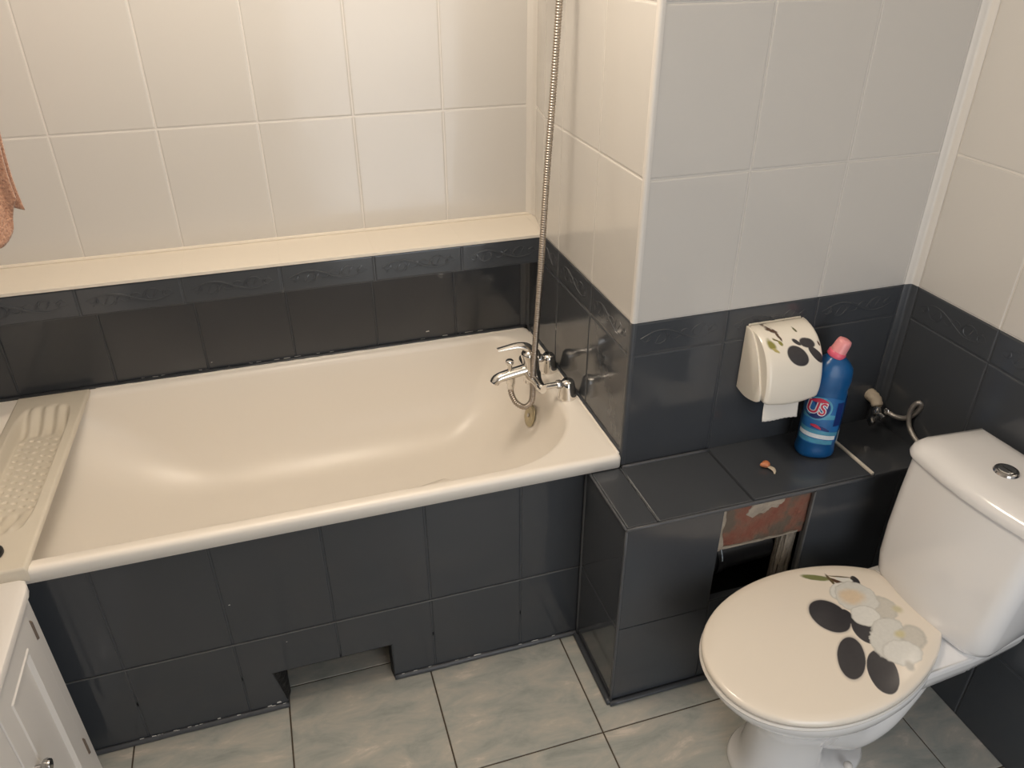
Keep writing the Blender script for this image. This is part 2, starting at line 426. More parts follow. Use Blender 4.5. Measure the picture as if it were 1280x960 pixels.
# left wall (faces +x): U along +y
bm = bmesh.new()
lj = joints(YFRONT, YB, .5, .25)
tiled(bm, (XW,0,0), (0,1,0), (0,0,1), lj, whites()+[(BZ,ZD,DT,DG,None),(.592,BZ,DT,DG,None),(.262,.592,DT,DG,None),(0,.262,DT,DG,None)])
add_box(bm, XW-.05, XW-.002, YFRONT, YB, 0, ZC, WG)
struct(obj('wall_left', bm, TM, fix=False))
# wall behind the camera (faces +y) is out of sight: plain tiled, without any opening
bm = bmesh.new()
tiled(bm, (0,YFRONT,0), (-1,0,0), (0,0,1), flip(joints(XW, X2, 0, .25)), whites()+[(BZ,ZD,DT,DG,None),(.592,BZ,DT,DG,None),(.262,.592,DT,DG,None),(0,.262,DT,DG,None)])
add_box(bm, XW, X2, YFRONT-.05, YFRONT-.002, 0, ZC, WG)
struct(obj('wall_front', bm, TM, fix=False))

# corner strips
def corner_strip(name, pts2, z0, z1, key, r):
    bm = bmesh.new(); n = len(pts2)
    loft(bm, [[Vector((x,y,z)) for x, y in pts2] for z in (z0, z1)])
    return struct(obj(name, bm, key, smooth=True, sharp=50))
def arc(cx, cy, r, a0, a1, n=6): return [(cx+r*math.cos(a0+(a1-a0)*i/n), cy+r*math.sin(a0+(a1-a0)*i/n)) for i in range(n+1)]
pil = arc(.002,YP+.002,.0068,PI,1.5*PI)+[(.008,YP-.0046),(.008,YP+.008),(-.0046,YP+.008)]
corner_strip('trim_1', pil, ZD+.001, ZC, 'white_paint', 0)
corner_strip('trim_2', pil, ZT+.004, ZD+.001, 'dark_paint', 0)
cov = [(X2-.027,YP-.003),(X2-.025,YP-.0052),(X2-.012,YP-.0062),(X2-.0075,YP-.0085),(X2-.0062,YP-.012),(X2-.0052,YP-.025),(X2-.003,YP-.027),(X2+.002,YP+.002)]
corner_strip('trim_3', cov, ZD+.001, ZC, 'white_paint', 0)
corner_strip('trim_4', cov, ZT+.004, ZD+.001, 'dark_paint', 0)
cov2 = [(.004,YB-.002),(.006,YB-.006),(.018,YB-.010),(.021,YB-.013),(.026,YB-.034),(.032,YB-.036),(.040,YB+.002)]
corner_strip('trim_5', cov2, ZD+.003, ZC, 'white_paint', 0)
cov3 = [(-.028,YR-.002),(-.026,YR-.006),(-.013,YR-.009),(-.010,YR-.012),(-.006,YR-.026),(-.002,YR-.028),(.002,YR+.002)]
corner_strip('trim_6', cov3, .655, BZ-.001, 'dark_paint', 0)

# ------------------------------------------------------------ tiled bath panel
bp = thing('bath_apron', 'low dark grey tiled apron under the front rim of the bath, notched at floor level', 'bath apron', (-.85, 0, 0))
CX0, CX1, CH = -.900, -.618, .131
bm = bmesh.new(); zs = (.2639,)
pjn = joints(XW, XL, -.2564, .2471)
def cut_rows(bm):
    O, U, V, N = Vector((0,0,0)), Vector((1,0,0)), Vector((0,0,1)), Vector((0,-1,0))
    for a, b in zip(pjn, pjn[1:]):
        tile(bm, O,U,V,N, a,b, .2639,.618, DT)
        # lower course, cut around the notch
        segs = [(a,b)]
        lo0, lo1 = max(a,CX0), min(b,CX1)
        if lo1 <= lo0: tile(bm, O,U,V,N, a,b, .012,.2639, DT); continue
        pts = [(a,.012)]
        if lo0 > a+.004: pts += [(lo0,.012),(lo0-.022,CH)]
        else: pts = [(a,CH)]
        if lo1 < b-.004: pts += [(lo1,CH),(lo1,.012),(b,.012)]
        else: pts += [(b,CH)]
        pts += [(b,.2639),(a,.2639)]
        tile_poly(bm, O,U,V,N, pts, DT, gap=.0012)
cut_rows(bm)
add_box(bm, XW, CX0-.024, -.0022, .040, 0, CH, DG); add_box(bm, CX0-.024, CX0-.001, -.0005, .040, 0, .02, DG); add_box(bm, CX1, XL+.004, -.0022, .045, 0, CH, DG)
add_box(bm, XW, XL+.004, -.0022, .040, CH, CH+.012, DG); add_box(bm, XW, XL+.004, -.0022, -.001, CH, .620, DG)
# rough cut jambs of the notch
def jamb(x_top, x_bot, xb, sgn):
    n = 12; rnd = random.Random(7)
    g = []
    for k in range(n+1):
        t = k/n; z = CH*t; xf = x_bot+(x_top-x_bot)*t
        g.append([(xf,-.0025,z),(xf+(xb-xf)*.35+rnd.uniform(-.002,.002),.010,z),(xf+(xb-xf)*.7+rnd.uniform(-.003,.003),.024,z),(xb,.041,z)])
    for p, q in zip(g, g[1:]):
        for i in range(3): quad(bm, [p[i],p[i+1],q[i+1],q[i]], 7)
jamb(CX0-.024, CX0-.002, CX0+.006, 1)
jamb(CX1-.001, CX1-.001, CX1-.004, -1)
# flaking paint bits along the bottom and the joint
for k in range(46):
    x = random.uniform(-1.33,-.1)
    if CX0-.01 < x < CX1+.005: continue
    s = random.uniform(.0015,.006)*(1.6 if random.random() < .15 else 1); z = .012+random.random()*.004
    quad(bm, [(x,-.0075,z),(x+s*2,-.0075,z+random.uniform(0,.001)),(x+s*1.7,-.0070,z+s*.4),(x+s*.2,-.0070,z+s*.45)], 6)
for x, z, s in ((-.985,.398,.0028),(-.876,.235,.002),(-.93,.020,.008),(-.955,.013,.009),(-1.08,.016,.006)):
    quad(bm, [(x,-.0052,z),(x+s*1.5,-.0052,z-s*.1),(x+s*1.2,-.0052,z+s*.8),(x+s*.1,-.0052,z+s*.6)], 6)
o = obj('tile_facing', bm, TM+['jamb'], None, fix=False); adopt(o, bp)
bm = bmesh.new()
for a, b in ((XW,CX0),(CX1,XL+.003)):
    n = 40
    P = [Vector((a+(b-a)*i/n, -.006+random.uniform(-.0006,.0006), .0065)) for i in range(n+1)]
    tube(bm, P, lambda t: (.0085, .0065), m=8, raw=True)
o = obj('skirting_bead', bm, 'dark_edge', None, smooth=True); adopt(o, bp)
bm = bmesh.new(); n = 40
tube(bm, [Vector((XW+(XL-XW)*i/n, -.0046, .2639+random.uniform(-.0004,.0004))) for i in range(n+1)], .0019, m=6, raw=True)
o = obj('joint_line', bm, 'pale_edge', None, smooth=True); adopt(o, bp)

# ------------------------------------------------------------ boxed-in pipes with the broken opening
px_ = thing('pipe_boxing', 'dark grey tiled box ledge below the pillar with a broken opening showing brick', 'tiled ledge', (.34, -.14, 0))
OX0, OX1, OZ0, OZ1 = .168, .420, .296, .598
bm = bmesh.new()
O, U, V, N = Vector((0,YF,0)), Vector((1,0,0)), Vector((0,0,1)), Vector((0,-1,0))
for u0,u1,v0,v1 in ((XL,OX0,.275,.598),(XL,OX0,.012,.275),(OX0,OX1,.012,OZ0),(OX1,.67,.275,.598),(OX1,.67,.012,.275),(.67,X2,.012,.598)):
    tile(bm, O,U,V,N, u0,u1,v0,v1, DT, gap=.0006, soft=.002)
O2, U2, N2 = Vector((XL,0,0)), Vector((0,-1,0)), Vector((-1,0,0))
for v0, v1 in ((.012,.275),(.275,.598)): tile(bm, O2,U2,V,N2, .002,-YF, v0,v1, DT)
add_box(bm, XL+.0, OX0, YF+.001, YP-.001, 0, .598, DG)            # solid left end
add_box(bm, OX1, X2, YF+.001, YF+.018, 0, .598, DG)               # thin wall right of the opening
add_box(bm, OX0, OX1, YF+.001, YF+.018, 0, OZ0, DG)
# light edge of the tile at the right of the opening and corner lines

o = obj('tile_facing', bm, TM, None, fix=False); adopt(o, px_)
bm = bmesh.new()
TO, TU, TV, TN = Vector((0,0,ZT-.012)), Vector((1,0,0)), Vector((0,1,0)), Vector((0,0,1))
for u0, u1, dz in ((XL-.004,-.0068,0),(-.0068,.243,0),(.243,.578,.0018),(.586,X2,-.0035)):
    tile(bm, TO+TN*dz, TU,TV,TN, u0,u1, YF-.006, YP, DT, th=.012, gap=.0008, soft=.004)
tile(bm, TO, TU,TV,TN, XL-.004,-.0005, YP, .0, DT, th=.012, gap=.0008, soft=.004)
add_box(bm, XL-.001, X2, YF-.002, YP, .590, .599, DG)
o = obj('ledge_top', bm, TM, None, fix=False); adopt(o, px_)
bm = bmesh.new(); n = 24
for pts in ([(-.0068,YF-.002),(-.0068,YP-.004)],):
    tube(bm, [Vector((pts[0][0]+random.uniform(-.0006,.0006), YF-.002+(YP-.002-YF)*i/n, ZT-.0012)) for i in range(n+1)], .0017, m=6, raw=True)
o = obj('pale_joint', bm, 'dark_edge', None, smooth=True); adopt(o, px_)
bm = bmesh.new(); add_box(bm, .5785, .5865, YF-.002, YP-.03, ZT-.012, ZT+.0028, bev=.001)
o = obj('exposed_tile_edge', bm, 'strip'); o['label'] = 'cream unpainted tile edge'; adopt(o, px_)
bm = bmesh.new()
tube(bm, [(XL-.004,YF-.006,.012),(XL-.004,YF-.006,.6)], .0035, n=10, m=8)
tube(bm, [(XL-.002,-.012,.012),(XL-.002,-.012,.6)], .0055, n=10, m=8)
tube(bm, [(XL-.006,YF-.006,ZT-.003),(XL-.006,-.004,ZT-.003)], .0035, n=10, m=8)
tube(bm, [(XL-.006,YF-.008,ZT-.004),(.58,YF-.008,ZT-.004)], .0040, n=10, m=8)
tube(bm, [(-.002,YP-.010,ZT+.001),(.243,YP-.010,ZT+.001)], .0045, n=10, m=8)
o = obj('edge_bead', bm, 'dark_edge', None, smooth=True); adopt(o, px_)
bm = bmesh.new()
tube(bm, [Vector((XL-.008,0-.26*i/20+.002,.006)) for i in range(21)], lambda t:(.007,.009), m=8, raw=True)
tube(bm, [Vector((XL-.008+(X2-XL)*i/30,YF-.009,.006)) for i in range(31)], lambda t:(.007,.009), m=8, raw=True)
o = obj('skirting_bead', bm, 'dark_paint', None, smooth=True); adopt(o, px_)
bm = bmesh.new(); add_box(bm, OX1-.004, OX1+.001, YF-.0052, YF+.004, OZ0, .592, bev=.001)
adopt(obj('cut_edge', bm, 'pale_edge'), px_)
# brick lintel, mortar patch and rubble inside the opening
def rough(bm, amp, seed=1):
    rnd = random.Random(seed)
    for v in bm.verts: v.co += Vector((rnd.uniform(-amp,amp), rnd.uniform(-amp,amp), rnd.uniform(-amp,amp)))
bm = bmesh.new(); nx, nz = 30, 14; zb = lambda x: .456+.012*math.sin(x*40)*.15
g = [[bm.verts.new((OX0-.004+(OX1-OX0+.004)*i/nx, YF+.010+.0022*math.sin(i*1.9+j)*random.random(), .456+(.140)*j/nz)) for j in range(nz+1)] for i in range(nx+1)]
for i in range(nx):
    for j in range(nz): bm.faces.new((g[i][j],g[i+1][j],g[i+1][j+1],g[i][j+1]))
bk = [[bm.verts.new((OX0-.004+(OX1-OX0+.004)*i/nx, YF+.10, .456+.14*j)) for j in (0,1)] for i in range(nx+1)]
for i in range(nx): bm.faces.new((g[i][0],bk[i][0],bk[i+1][0],g[i+1][0])); bm.faces.new((bk[i][0],bk[i][1],bk[i+1][1],bk[i+1][0]))
o = obj('brick', bm, 'brick', None, fix=False); o['label'] = 'exposed reddish brick'; adopt(o, px_)
def blob_patch(name, pts, y, th, key, seed):
    bm = bmesh.new(); rnd = random.Random(seed); n = len(pts); cx = sum(p[0] for p in pts)/n; cz = sum(p[1] for p in pts)/n
    # densify outline
    out = []
    for (x0,z0),(x1,z1) in zip(pts, pts[1:]+pts[:1]):
        for k in range(5):
            t = k/5; out.append((x0+(x1-x0)*t+rnd.uniform(-.0016,.0016), z0+(z1-z0)*t+rnd.uniform(-.0016,.0016)))
    rings = []
    for s, h in ((1,0),(.97,th*.7),(.85,th),(.55,th*1.1),(.25,th*.8)):
        rings.append([Vector((cx+(x-cx)*s, y-h-rnd.uniform(0,.0008), cz+(z-cz)*s)) for x,z in out])
    loft(bm, rings)
    return adopt(obj(name, bm, key, None, smooth=True, sharp=40), px_)
blob_patch('mortar_patch', [(.240,.553),(.250,.575),(.262,.592),(.285,.589),(.330,.592),(.346,.588),(.342,.572),(.330,.560),(.324,.556),(.318,.572),(.306,.560),(.290,.547),(.272,.552),(.258,.540)], YF+.011, .004, 'mortar', 3)
blob_patch('mortar_patch', [(.168,.592),(.178,.590),(.182,.560),(.176,.520),(.186,.470),(.180,.455),(.166,.455)], YF+.010, .006, 'mortar', 5)
blob_patch('mortar_patch', [(.180,.466),(.30,.463),(.405,.464),(.405,.459),(.30,.457),(.180,.457)], YF+.010, .0035, 'mortar', 8)
bm = bmesh.new()
add_box(bm, .372, OX1, YF+.022, YF+.050, .012, .458, bev=.012, seg=3)
bmesh.ops.subdivide_edges(bm, edges=bm.edges, cuts=3, use_grid_fill=True); rough(bm, .004, 2)
o = obj('rubble_pier', bm, 'mortar', None, smooth=True); adopt(o, px_)
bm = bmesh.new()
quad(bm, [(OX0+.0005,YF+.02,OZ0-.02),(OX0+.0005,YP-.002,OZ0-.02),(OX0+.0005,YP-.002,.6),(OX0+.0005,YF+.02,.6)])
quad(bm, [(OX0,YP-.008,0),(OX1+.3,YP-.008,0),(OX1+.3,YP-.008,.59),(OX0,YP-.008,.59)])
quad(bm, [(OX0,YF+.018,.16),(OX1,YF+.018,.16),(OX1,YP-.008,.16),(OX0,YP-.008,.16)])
o = obj('cavity_lining', bm, 'hollow', None, fix=False); adopt(o, px_)  # near-black sheets stand in for shade inside the opening
# pipe behind the opening
dp = thing('waste_pipe', 'black plastic waste pipe with pale printed marks inside the broken opening', 'pipe', (.26, -.16, .37))
bm = bmesh.new(); tube(bm, [(.172,-.150,.372),(.27,-.150,.377),(.367,-.150,.383)], .060, n=14, m=24)
o = obj('pipe_barrel', bm, 'black', None, smooth=True, sharp=50); adopt(o, dp)
bm = bmesh.new(); tube(bm, [(.206,-.150,.3740),(.224,-.150,.3750)], .066, n=4, m=24)
o = obj('pipe_collar', bm, 'black', None, smooth=True, sharp=50); adopt(o, dp)
bm = bmesh.new()
for k,(x0,x1,a0,a1) in enumerate(((.176,.181,.1,.75),(.184,.189,.1,.75),(.192,.196,.15,.7),(.2135,.2165,.2,1.0))):
    rr = .0608 if x0 < .2 else .0668
    n = 6
    for i in range(n):
        t0 = a0+(a1-a0)*i/n; t1 = a0+(a1-a0)*(i+1)/n; zc = .3735
        f = lambda x,t: (x, -.150-rr*math.cos(t), zc+rr*math.sin(t))
        quad(bm, [f(x0,t0),f(x1,t0),f(x1,t1),f(x0,t1)])
o = obj('printed_marks', bm, 'lab_grey', None); adopt(o, dp)

# ------------------------------------------------------------ bathtub
RIM = .645
def rrect(x0,x1,y0,y1,radii,z,n=10,m=8):
    """radii for corners: (x1,y0),(x1,y1),(x0,y1),(x0,y0)"""
    pts = []; cs = ((x1,y0,-PI/2,0),(x1,y1,0,1),(x0,y1,PI/2,2),(x0,y0,PI,3)); arcs = []
    for cx, cy, a, i in cs:
        r = radii[i]; ox = cx-r if cx == x1 else cx+r; oy = cy-r if cy == y1 else cy+r
        arcs.append([(ox+r*math.cos(a+PI/2*k/n), oy+r*math.sin(a+PI/2*k/n)) for k in range(n+1)])
    for i in range(4):
        pts += arcs[i]; a = arcs[i][-1]; b = arcs[(i+1)%4][0]
        pts += [(a[0]+(b[0]-a[0])*k/m, a[1]+(b[1]-a[1])*k/m) for k in range(1,m)]
    return [Vector((x,y,z)) for x, y in pts]
tub = thing('bathtub', 'long cream enamelled bathtub built in behind the dark tiled panel', 'bathtub', (-.85,.34,0))
BX0, BX1, BY0, BY1 = -1.70, -.005, -.043, .712
rings = []
def ss(t): return t*t*(3-2*t)
rings.append(rrect(BX0,BX1,BY0,BY1,(.012,)*4, .612))
rings.append(rrect(BX0,BX1,BY0,BY1,(.012,)*4, .636))
for k in range(1,5):
    a = PI/2*k/4; rr = .012
    rings.append(rrect(BX0+rr*(1-math.cos(a)),BX1-rr*(1-math.cos(a)),BY0+rr*(1-math.cos(a)),BY1-rr*(1-math.cos(a)),(.014,)*4, .636+rr*math.sin(a)))
o0, o1, p0, p1 = -1.640, -.060, -.003, .684
rad0 = (.24,.085,.30,.30)
rings.append(rrect(BX0+.024,BX1-.026,BY0+.020,BY1-.012,(.04,.03,.03,.03), .6462))
rings.append(rrect(o0-.010,o1+.010,p0-.010,p1+.010,[r+.01 for r in rad0], .6445))
rings.append(rrect(o0-.003,o1+.003,p0-.003,p1+.003,[r+.004 for r in rad0], .6415))
rings.append(rrect(o0+.003,o1-.004,p0+.003,p1-.003,rad0, .634))
K = 22
for k in range(1,K+1):
    ph = PI/2*(k/K)**1.15; sn, cs_ = math.sin(ph), 1-math.cos(ph)
    ins = .025*sn+.215*cs_**1.5
    left = o0+.003+.40*sn+.10*cs_**2
    right = o1-.004-(.05*sn+.25*cs_**1.3)
    rings.append(rrect(left, right, p0+.003+ins, p1-.003-ins, [r0*(1-.45*sn)+.06*sn for r0 in rad0], .634-.320*sn**1.15))
c = [Vector((-.75,.345,.268))]
bm = bmesh.new()
rv = loft(bm, rings, cap0=False, cap1=False)
# floor of the tub
last = rings[-1]; cen = Vector((sum(p.x for p in last)/len(last), sum(p.y for p in last)/len(last), .311))
inner = [bm.verts.new(p.lerp(cen,.5)+Vector((0,0,-.002))) for p in last]; n = len(last)
for i in range(n): bm.faces.new((rv[-1][i],rv[-1][(i+1)%n],inner[(i+1)%n],inner[i]))
cv = bm.verts.new(cen+Vector((0,0,-.003)))
for i in range(n): bm.faces.new((inner[i],inner[(i+1)%n],cv))
for f in bm.faces: f.smooth = True
o = obj('tub_shell', bm, 'enamel', None, smooth=True, fix=False)
sd = o.modifiers.new('thick','SOLIDIFY'); sd.thickness = .003; sd.offset = -1
adopt(o, tub)
bm = bmesh.new(); n = 60
tube(bm, [Vector((-1.69+1.68*i/n, BY1-.0+random.uniform(-.0012,.0012), RIM+.004)) for i in range(n+1)], lambda t:(.0035+.0008*math.sin(t*90),.0065), m=8, raw=True)
o = obj('dark_seal', bm, 'dark_paint', None, smooth=True); adopt(o, tub)
bm = bmesh.new()
tube(bm, [Vector((-1.30+1.28*i/n, BY1-.010+random.uniform(-.0012,.0012), RIM+.0022)) for i in range(n+1)], lambda t:.003, m=6, raw=True)
tube(bm, [Vector((-.010, -.030+.70*i/n+0, RIM+.0022)) for i in range(0,n+1)], lambda t:.003, m=6, raw=True)
tube(bm, [Vector((-.030+.022*i/8+random.uniform(-.003,.003), -.030+random.uniform(-.003,.003), RIM-.004-.018*abs(i-4)/8)) for i in range(9)], lambda t:.005, m=6, raw=True)
o = obj('sealant', bm, 'enamel', None, smooth=True); adopt(o, tub)
bm = bmesh.new()
tube(bm, [Vector((-.004+random.uniform(-.001,.001), -.025+.73*i/n, RIM+.005)) for i in range(n+1)], lambda t:(.006,.005), m=6, raw=True)
o = obj('dark_seal', bm, 'dark_paint', None, smooth=True); adopt(o, tub)
# overflow rosette on the sloping end
ov = Vector((-.1010,.385,.520)); rot = Vector((-1,0,.30)).to_track_quat('Z','Y').to_matrix()
ofl = None
bm = bmesh.new(); lathe(bm, [(.001,.0),(.033,.0),(.035,.002),(.033,.005),(.022,.006),(.0001,.005)], ov, n=32, rot=rot)
OVF = obj('overflow_cover', bm, 'slot', None, smooth=True, sharp=60); OVF['label'] = 'dull brass-coloured overflow cover'; adopt(OVF, tub)
bm = bmesh.new(); lathe(bm, [(.0001,.0055),(.006,.0058),(.006,.0085),(.0001,.009)], ov, n=16, rot=rot)
s2 = obj('overflow_screw', bm, 'chrome_dark', None, smooth=True, sharp=50); adopt(s2, OVF)
bm = bmesh.new(); lathe(bm, [(.0001,.0),(.030,.0),(.031,.003),(.022,.004),(.0001,.001)], (-.40,.345,.3115), n=28)
o = obj('drain', bm, 'chrome', None, smooth=True, sharp=50); adopt(o, tub)

# ------------------------------------------------------------ plastic board across the tub
TX0, TX1, TY0, TY1 = -1.500, -1.318, -.048, .690
NX, NY = 96, 370
def sst(a, b, x): t = min(1,max(0,(x-a)/(b-a))); return t*t*(3-2*t)
rx0, rx1, ry0, ry1 = -1.476, -1.346, .075, .630
def board_z(x, y):
    z = .0125
    xe = (x-rx0)/(rx1-rx0)
    # rounded ends of the dish
    m_ = sst(rx0-.003, rx0+.012, x)*(1-sst(rx1-.012, rx1+.003, x))
    ryy1 = ry1-.03*abs(2*xe-1)**4; ryy0 = ry0+.03*abs(2*xe-1)**4
    top = 1-sst(ryy1-.105, ryy1, y); bot = sst(ryy0, ryy0+.105, y)
    d = m_*min(top, bot)
    z -= .030*d
    fl = math.cos(2*PI*4*xe)*.0042
    inend = (1-sst(ryy1-.02,ryy1,y))*sst(ryy1-.12,ryy1-.10,y) + (1-sst(ryy0+.10,ryy0+.12,y))*sst(ryy0,ryy0+.02,y)
    z += fl*inend*m_
    # drainage slots
    if ry0+.12 < y < ry1-.12 and rx0+.014 < x < rx1-.010:
        for c in range(5):
            hx = rx0+.024+c*.0205
            row = (y-(ry0+.13)-(c%2)*.009)/.026; k = round(row); hy = ry0+.13+(c%2)*.009+k*.026
            q = ((x-hx)/.0055)**2+((y-hy)/.0036)**2
            if q < 2.2: z -= .0085*math.exp(-q*1.2)
    # edges turn down
    e = min(x-TX0, TX1-x, y-TY0, TY1-y)
    if e < .006: z -= .006*(1-math.sqrt(max(0,1-(1-e/.006)**2)))
    return RIM+.0015+z
bm = bmesh.new(); G = []
for i in range(NX+1):
    x = TX0+(TX1-TX0)*i/NX; G.append([])
    for j in range(NY+1):
        y = TY0+(TY1-TY0)*j/NY; sk = .022*((y-TY0)/(TY1-TY0)-.0)
        G[-1].append(bm.verts.new((x-.016+sk, y, board_z(x,y))))
for i in range(NX):
    for j in range(NY): bm.faces.new((G[i][j],G[i+1][j],G[i+1][j+1],G[i][j+1]))
edge = [G[i][0] for i in range(NX+1)]+[G[NX][j] for j in range(1,NY+1)]+[G[i][NY] for i in range(NX-1,-1,-1)]+[G[0][j] for j in range(NY-1,0,-1)]
low = []
for v in edge:
    zz = RIM-.020 if v.co.y < TY0+.002 else RIM+.0015
    low.append(bm.verts.new((v.co.x, v.co.y, zz)))
n = len(edge)
for i in range(n): bm.faces.new((edge[i],low[i],low[(i+1)%n],edge[(i+1)%n]))
for f in bm.faces: f.smooth = True
brd = obj('bath_board', bm, 'board', None, smooth=True, sharp=60)
tag(brd, 'beige plastic bath board with sunken slotted dish across the left end of the bathtub', 'bath board')
bm = bmesh.new(); lathe(bm, [(.0001,0),(.019,0),(.021,.003),(.021,.010),(.017,.016),(.006,.018),(.0001,.018)], (0,0,0), n=32)
lathe(bm, [(.0045,.017),(.0045,.024),(.003,.026),(.0001,.026)], (0,0,0), n=12)
pl = obj('rubber_plug', bm, 'black', None, smooth=True, sharp=50); pl.location = (-1.405,.012,RIM+.0145)
tag(pl, 'small round black rubber plug lying on the near end of the bath board', 'plug')

# ------------------------------------------------------------ mixer tap
tap = thing('bath_mixer_tap', 'chrome single-lever bath mixer tap standing on two legs at the right end of the bath', 'tap', (-.05,.34,RIM))
AX, AZ = -.114, .690
def part(name, bm, key, par=tap, sharp=55, fix=True):
    return adopt(obj(name, bm, key, None, smooth=True, sharp=sharp, fix=fix), par)
LEG = ((-.036,.262),(-.036,.420))
for lx, ly in LEG:
    bm = bmesh.new()
    lathe(bm, [(.0001,RIM-.001),(.0265,RIM-.001),(.0272,RIM+.003),(.0265,RIM+.006),(.0235,RIM+.024),(.0205,RIM+.040),(.0185,RIM+.050),(.0150,RIM+.055),(.0001,RIM+.056)], (lx,ly,0), n=36)
    part('leg', bm, 'chrome')
    bm = bmesh.new(); tube(bm, [(lx,ly,AZ+.002),(lx-.03,ly,AZ+.001),(AX+.008,ly+(.0),AZ)], .0085, n=8, m=18)
    part('inlet_pipe', bm, 'chrome')
    bm = bmesh.new(); lathe(bm, [(.0001,-.006),(.0125,-.006),(.013,-.003),(.013,.005),(.012,.007),(.0001,.007)], (lx-.026,ly,AZ+.001), axis='X', n=8)
    part('nut', bm, 'chrome_dark', sharp=20)
bm = bmesh.new()
tube(bm, [(AX+.004,.250,AZ),(AX,.262,AZ),(AX,.30,AZ),(AX,.342,AZ),(AX,.39,AZ),(AX,.42,AZ),(AX+.004,.432,AZ)], lambda t: .0135+.012*math.exp(-((t-.5)/.18)**2), n=26, m=24)
tube(bm, [(AX,.342,.668),(AX,.342,.69),(AX-.003,.342,.725),(AX-.008,.342,.752)], lambda t: .0235-.001*t, n=10, m=26)
tube(bm, [(AX-.0085,.342,.748),(AX-.012,.342,.762),(AX-.014,.342,.770)], lambda t: .0220*math.sqrt(max(.02,1-t**3)), n=12, m=26)
body = part('mixer_body', bm, 'chrome')
bm = bmesh.new()
P = [(AX-.010,.342,.708),(AX-.035,.342,.705),(AX-.065,.342,.700),(AX-.090,.342,.695),(AX-.104,.342,.689),(AX-.110,.342,.680)]
tube(bm, P, lambda t: (.0155-.002*t, .0180-.002*t), n=18, m=22)
part('spout', bm, 'chrome')
bm = bmesh.new(); tube(bm, [(AX-.0105,.342,.662),(AX-.111,.342,.656),(AX-.111,.342,.653)], .001, n=3, m=6); bm.free()
bm = bmesh.new(); lathe(bm, [(.007,.708),(.007,.732),(.0105,.7325),(.0115,.736),(.0115,.742),(.0095,.7445),(.0001,.745)], (AX-.065,.342,0), n=24)
part('diverter_knob', bm, 'chrome')
bm = bmesh.new()
P = [(AX-.002,.342,.760),(AX-.018,.342,.778),(AX-.045,.342,.785),(AX-.075,.342,.784),(AX-.100,.342,.782)]
tube(bm, P, lambda t: (.0125*(1-t)**1.2+.0034, .0150-.005*t+(.0)), n=18, m=18)
tube(bm, [(AX+.014,.342,.735),(AX+.012,.342,.752),(AX-.002,.342,.767)], lambda t: (.006,.013), n=8, m=16)
part('lever', bm, 'chrome')
bm = bmesh.new(); lathe(bm, [(.0001,.654),(.010,.654),(.0105,.657),(.0105,.668),(.0125,.670),(.0125,.690),(.0001,.690)], (AX-.062,.342,0), n=24)
part('hose_outlet', bm, 'chrome')

# shower hose and hand shower
hs = thing('hand_shower', 'ribbed steel shower hose looping from the bath tap up out of the picture', 'shower hose', (-.06,.33,1.2))
pts = [(AX-.062,.342,.658),(AX-.062,.338,.640),(AX-.052,.326,.614),(AX-.030,.314,.601),(AX-.012,.308,.618),(AX-.008,.307,.650),(AX-.008,.308,.700),(AX-.003,.310,.776),(AX+.010,.311,1.009),(AX+.021,.313,1.239),(AX+.036,.320,1.46),(AX+.048,.328,1.642),(AX+.052,.332,1.715)]
P, Ln = smooth_path(pts, 1100)
bm = bmesh.new(); tube(bm, P, lambda t: .0080+.0009*math.cos(2*PI*t*Ln/.0062), m=12, raw=True)
part('hose', bm, 'hose', hs, sharp=180)
bm = bmesh.new(); tube(bm, [(AX+.050,.332,1.700),(AX+.045,.332,1.74),(AX+.0,.332,1.80),(AX-.06,.332,1.85)], lambda t: .012+.003*t, n=16, m=18)
part('handle', bm, 'chrome', hs)
bm = bmesh.new(); rot = Vector((-.45,-.05,-.9)).to_track_quat('Z','Y').to_matrix()
lathe(bm, [(.0001,-.022),(.02,-.02),(.045,-.008),(.050,.004),(.048,.010),(.0001,.012)], (AX-.10,.332,1.86), n=32, rot=rot)
part('shower_head', bm, 'chrome', hs)
bm = bmesh.new(); tube(bm, [(-.002,.332,1.752),(-.03,.332,1.755),(AX+.040,.332,1.752)], .011, n=8, m=16)
lathe(bm, [(.0001,-.024),(.026,-.024),(.024,-.008),(.012,-.004)], (.020,.332,1.752), axis='X', n=24)
part('wall_bracket', bm, 'chrome', hs)

# ------------------------------------------------------------ washstand cabinet at lower left
cab = thing('bathroom_cabinet', 'low white cabinet with panelled doors in front of the left end of the bath', 'cabinet', (-1.52,-.34,0))
CF, CY0, CY1 = -1.347, -.060, -.640
def cpart(name, bm, key='cabinet', par=None, sharp=None):
    return adopt(obj(name, bm, key, None, smooth=bool(sharp), sharp=sharp), par or cab)
bm = bmesh.new(); add_box(bm, XW+.006, CF-.018, CY1+.004, CY0-.002, .0, .612, bev=.001)
add_box(bm, CF-.018, CF, -.096, CY0, 0, .612, bev=.0015); add_box(bm, CF-.018, CF, CY1, -.605, 0, .612, bev=.0015)
add_box(bm, CF-.018, CF, -.605, -.096, .598, .612); add_box(bm, CF-.018, CF, -.605, -.096, 0, .07)
cpart('body', bm)
bm = bmesh.new()
top = [(XW+.004,CY1-.01),(CF+.014,CY1-.01),(CF+.014,-.085),(CF+.011,-.068),(CF+.004,-.050),(CF-.006,-.046),(XW+.004,-.046)]
rg = []
for ins, z in ((.003,.612),(0,.614),(0,.627),(.0015,.630),(.005,.6318)):
    rg.append([Vector((x-(ins if x > -1.5 else 0), y+(ins if y < -.5 else -ins), z)) for x, y in top])
loft(bm, rg); cpart('top', bm, sharp=30)
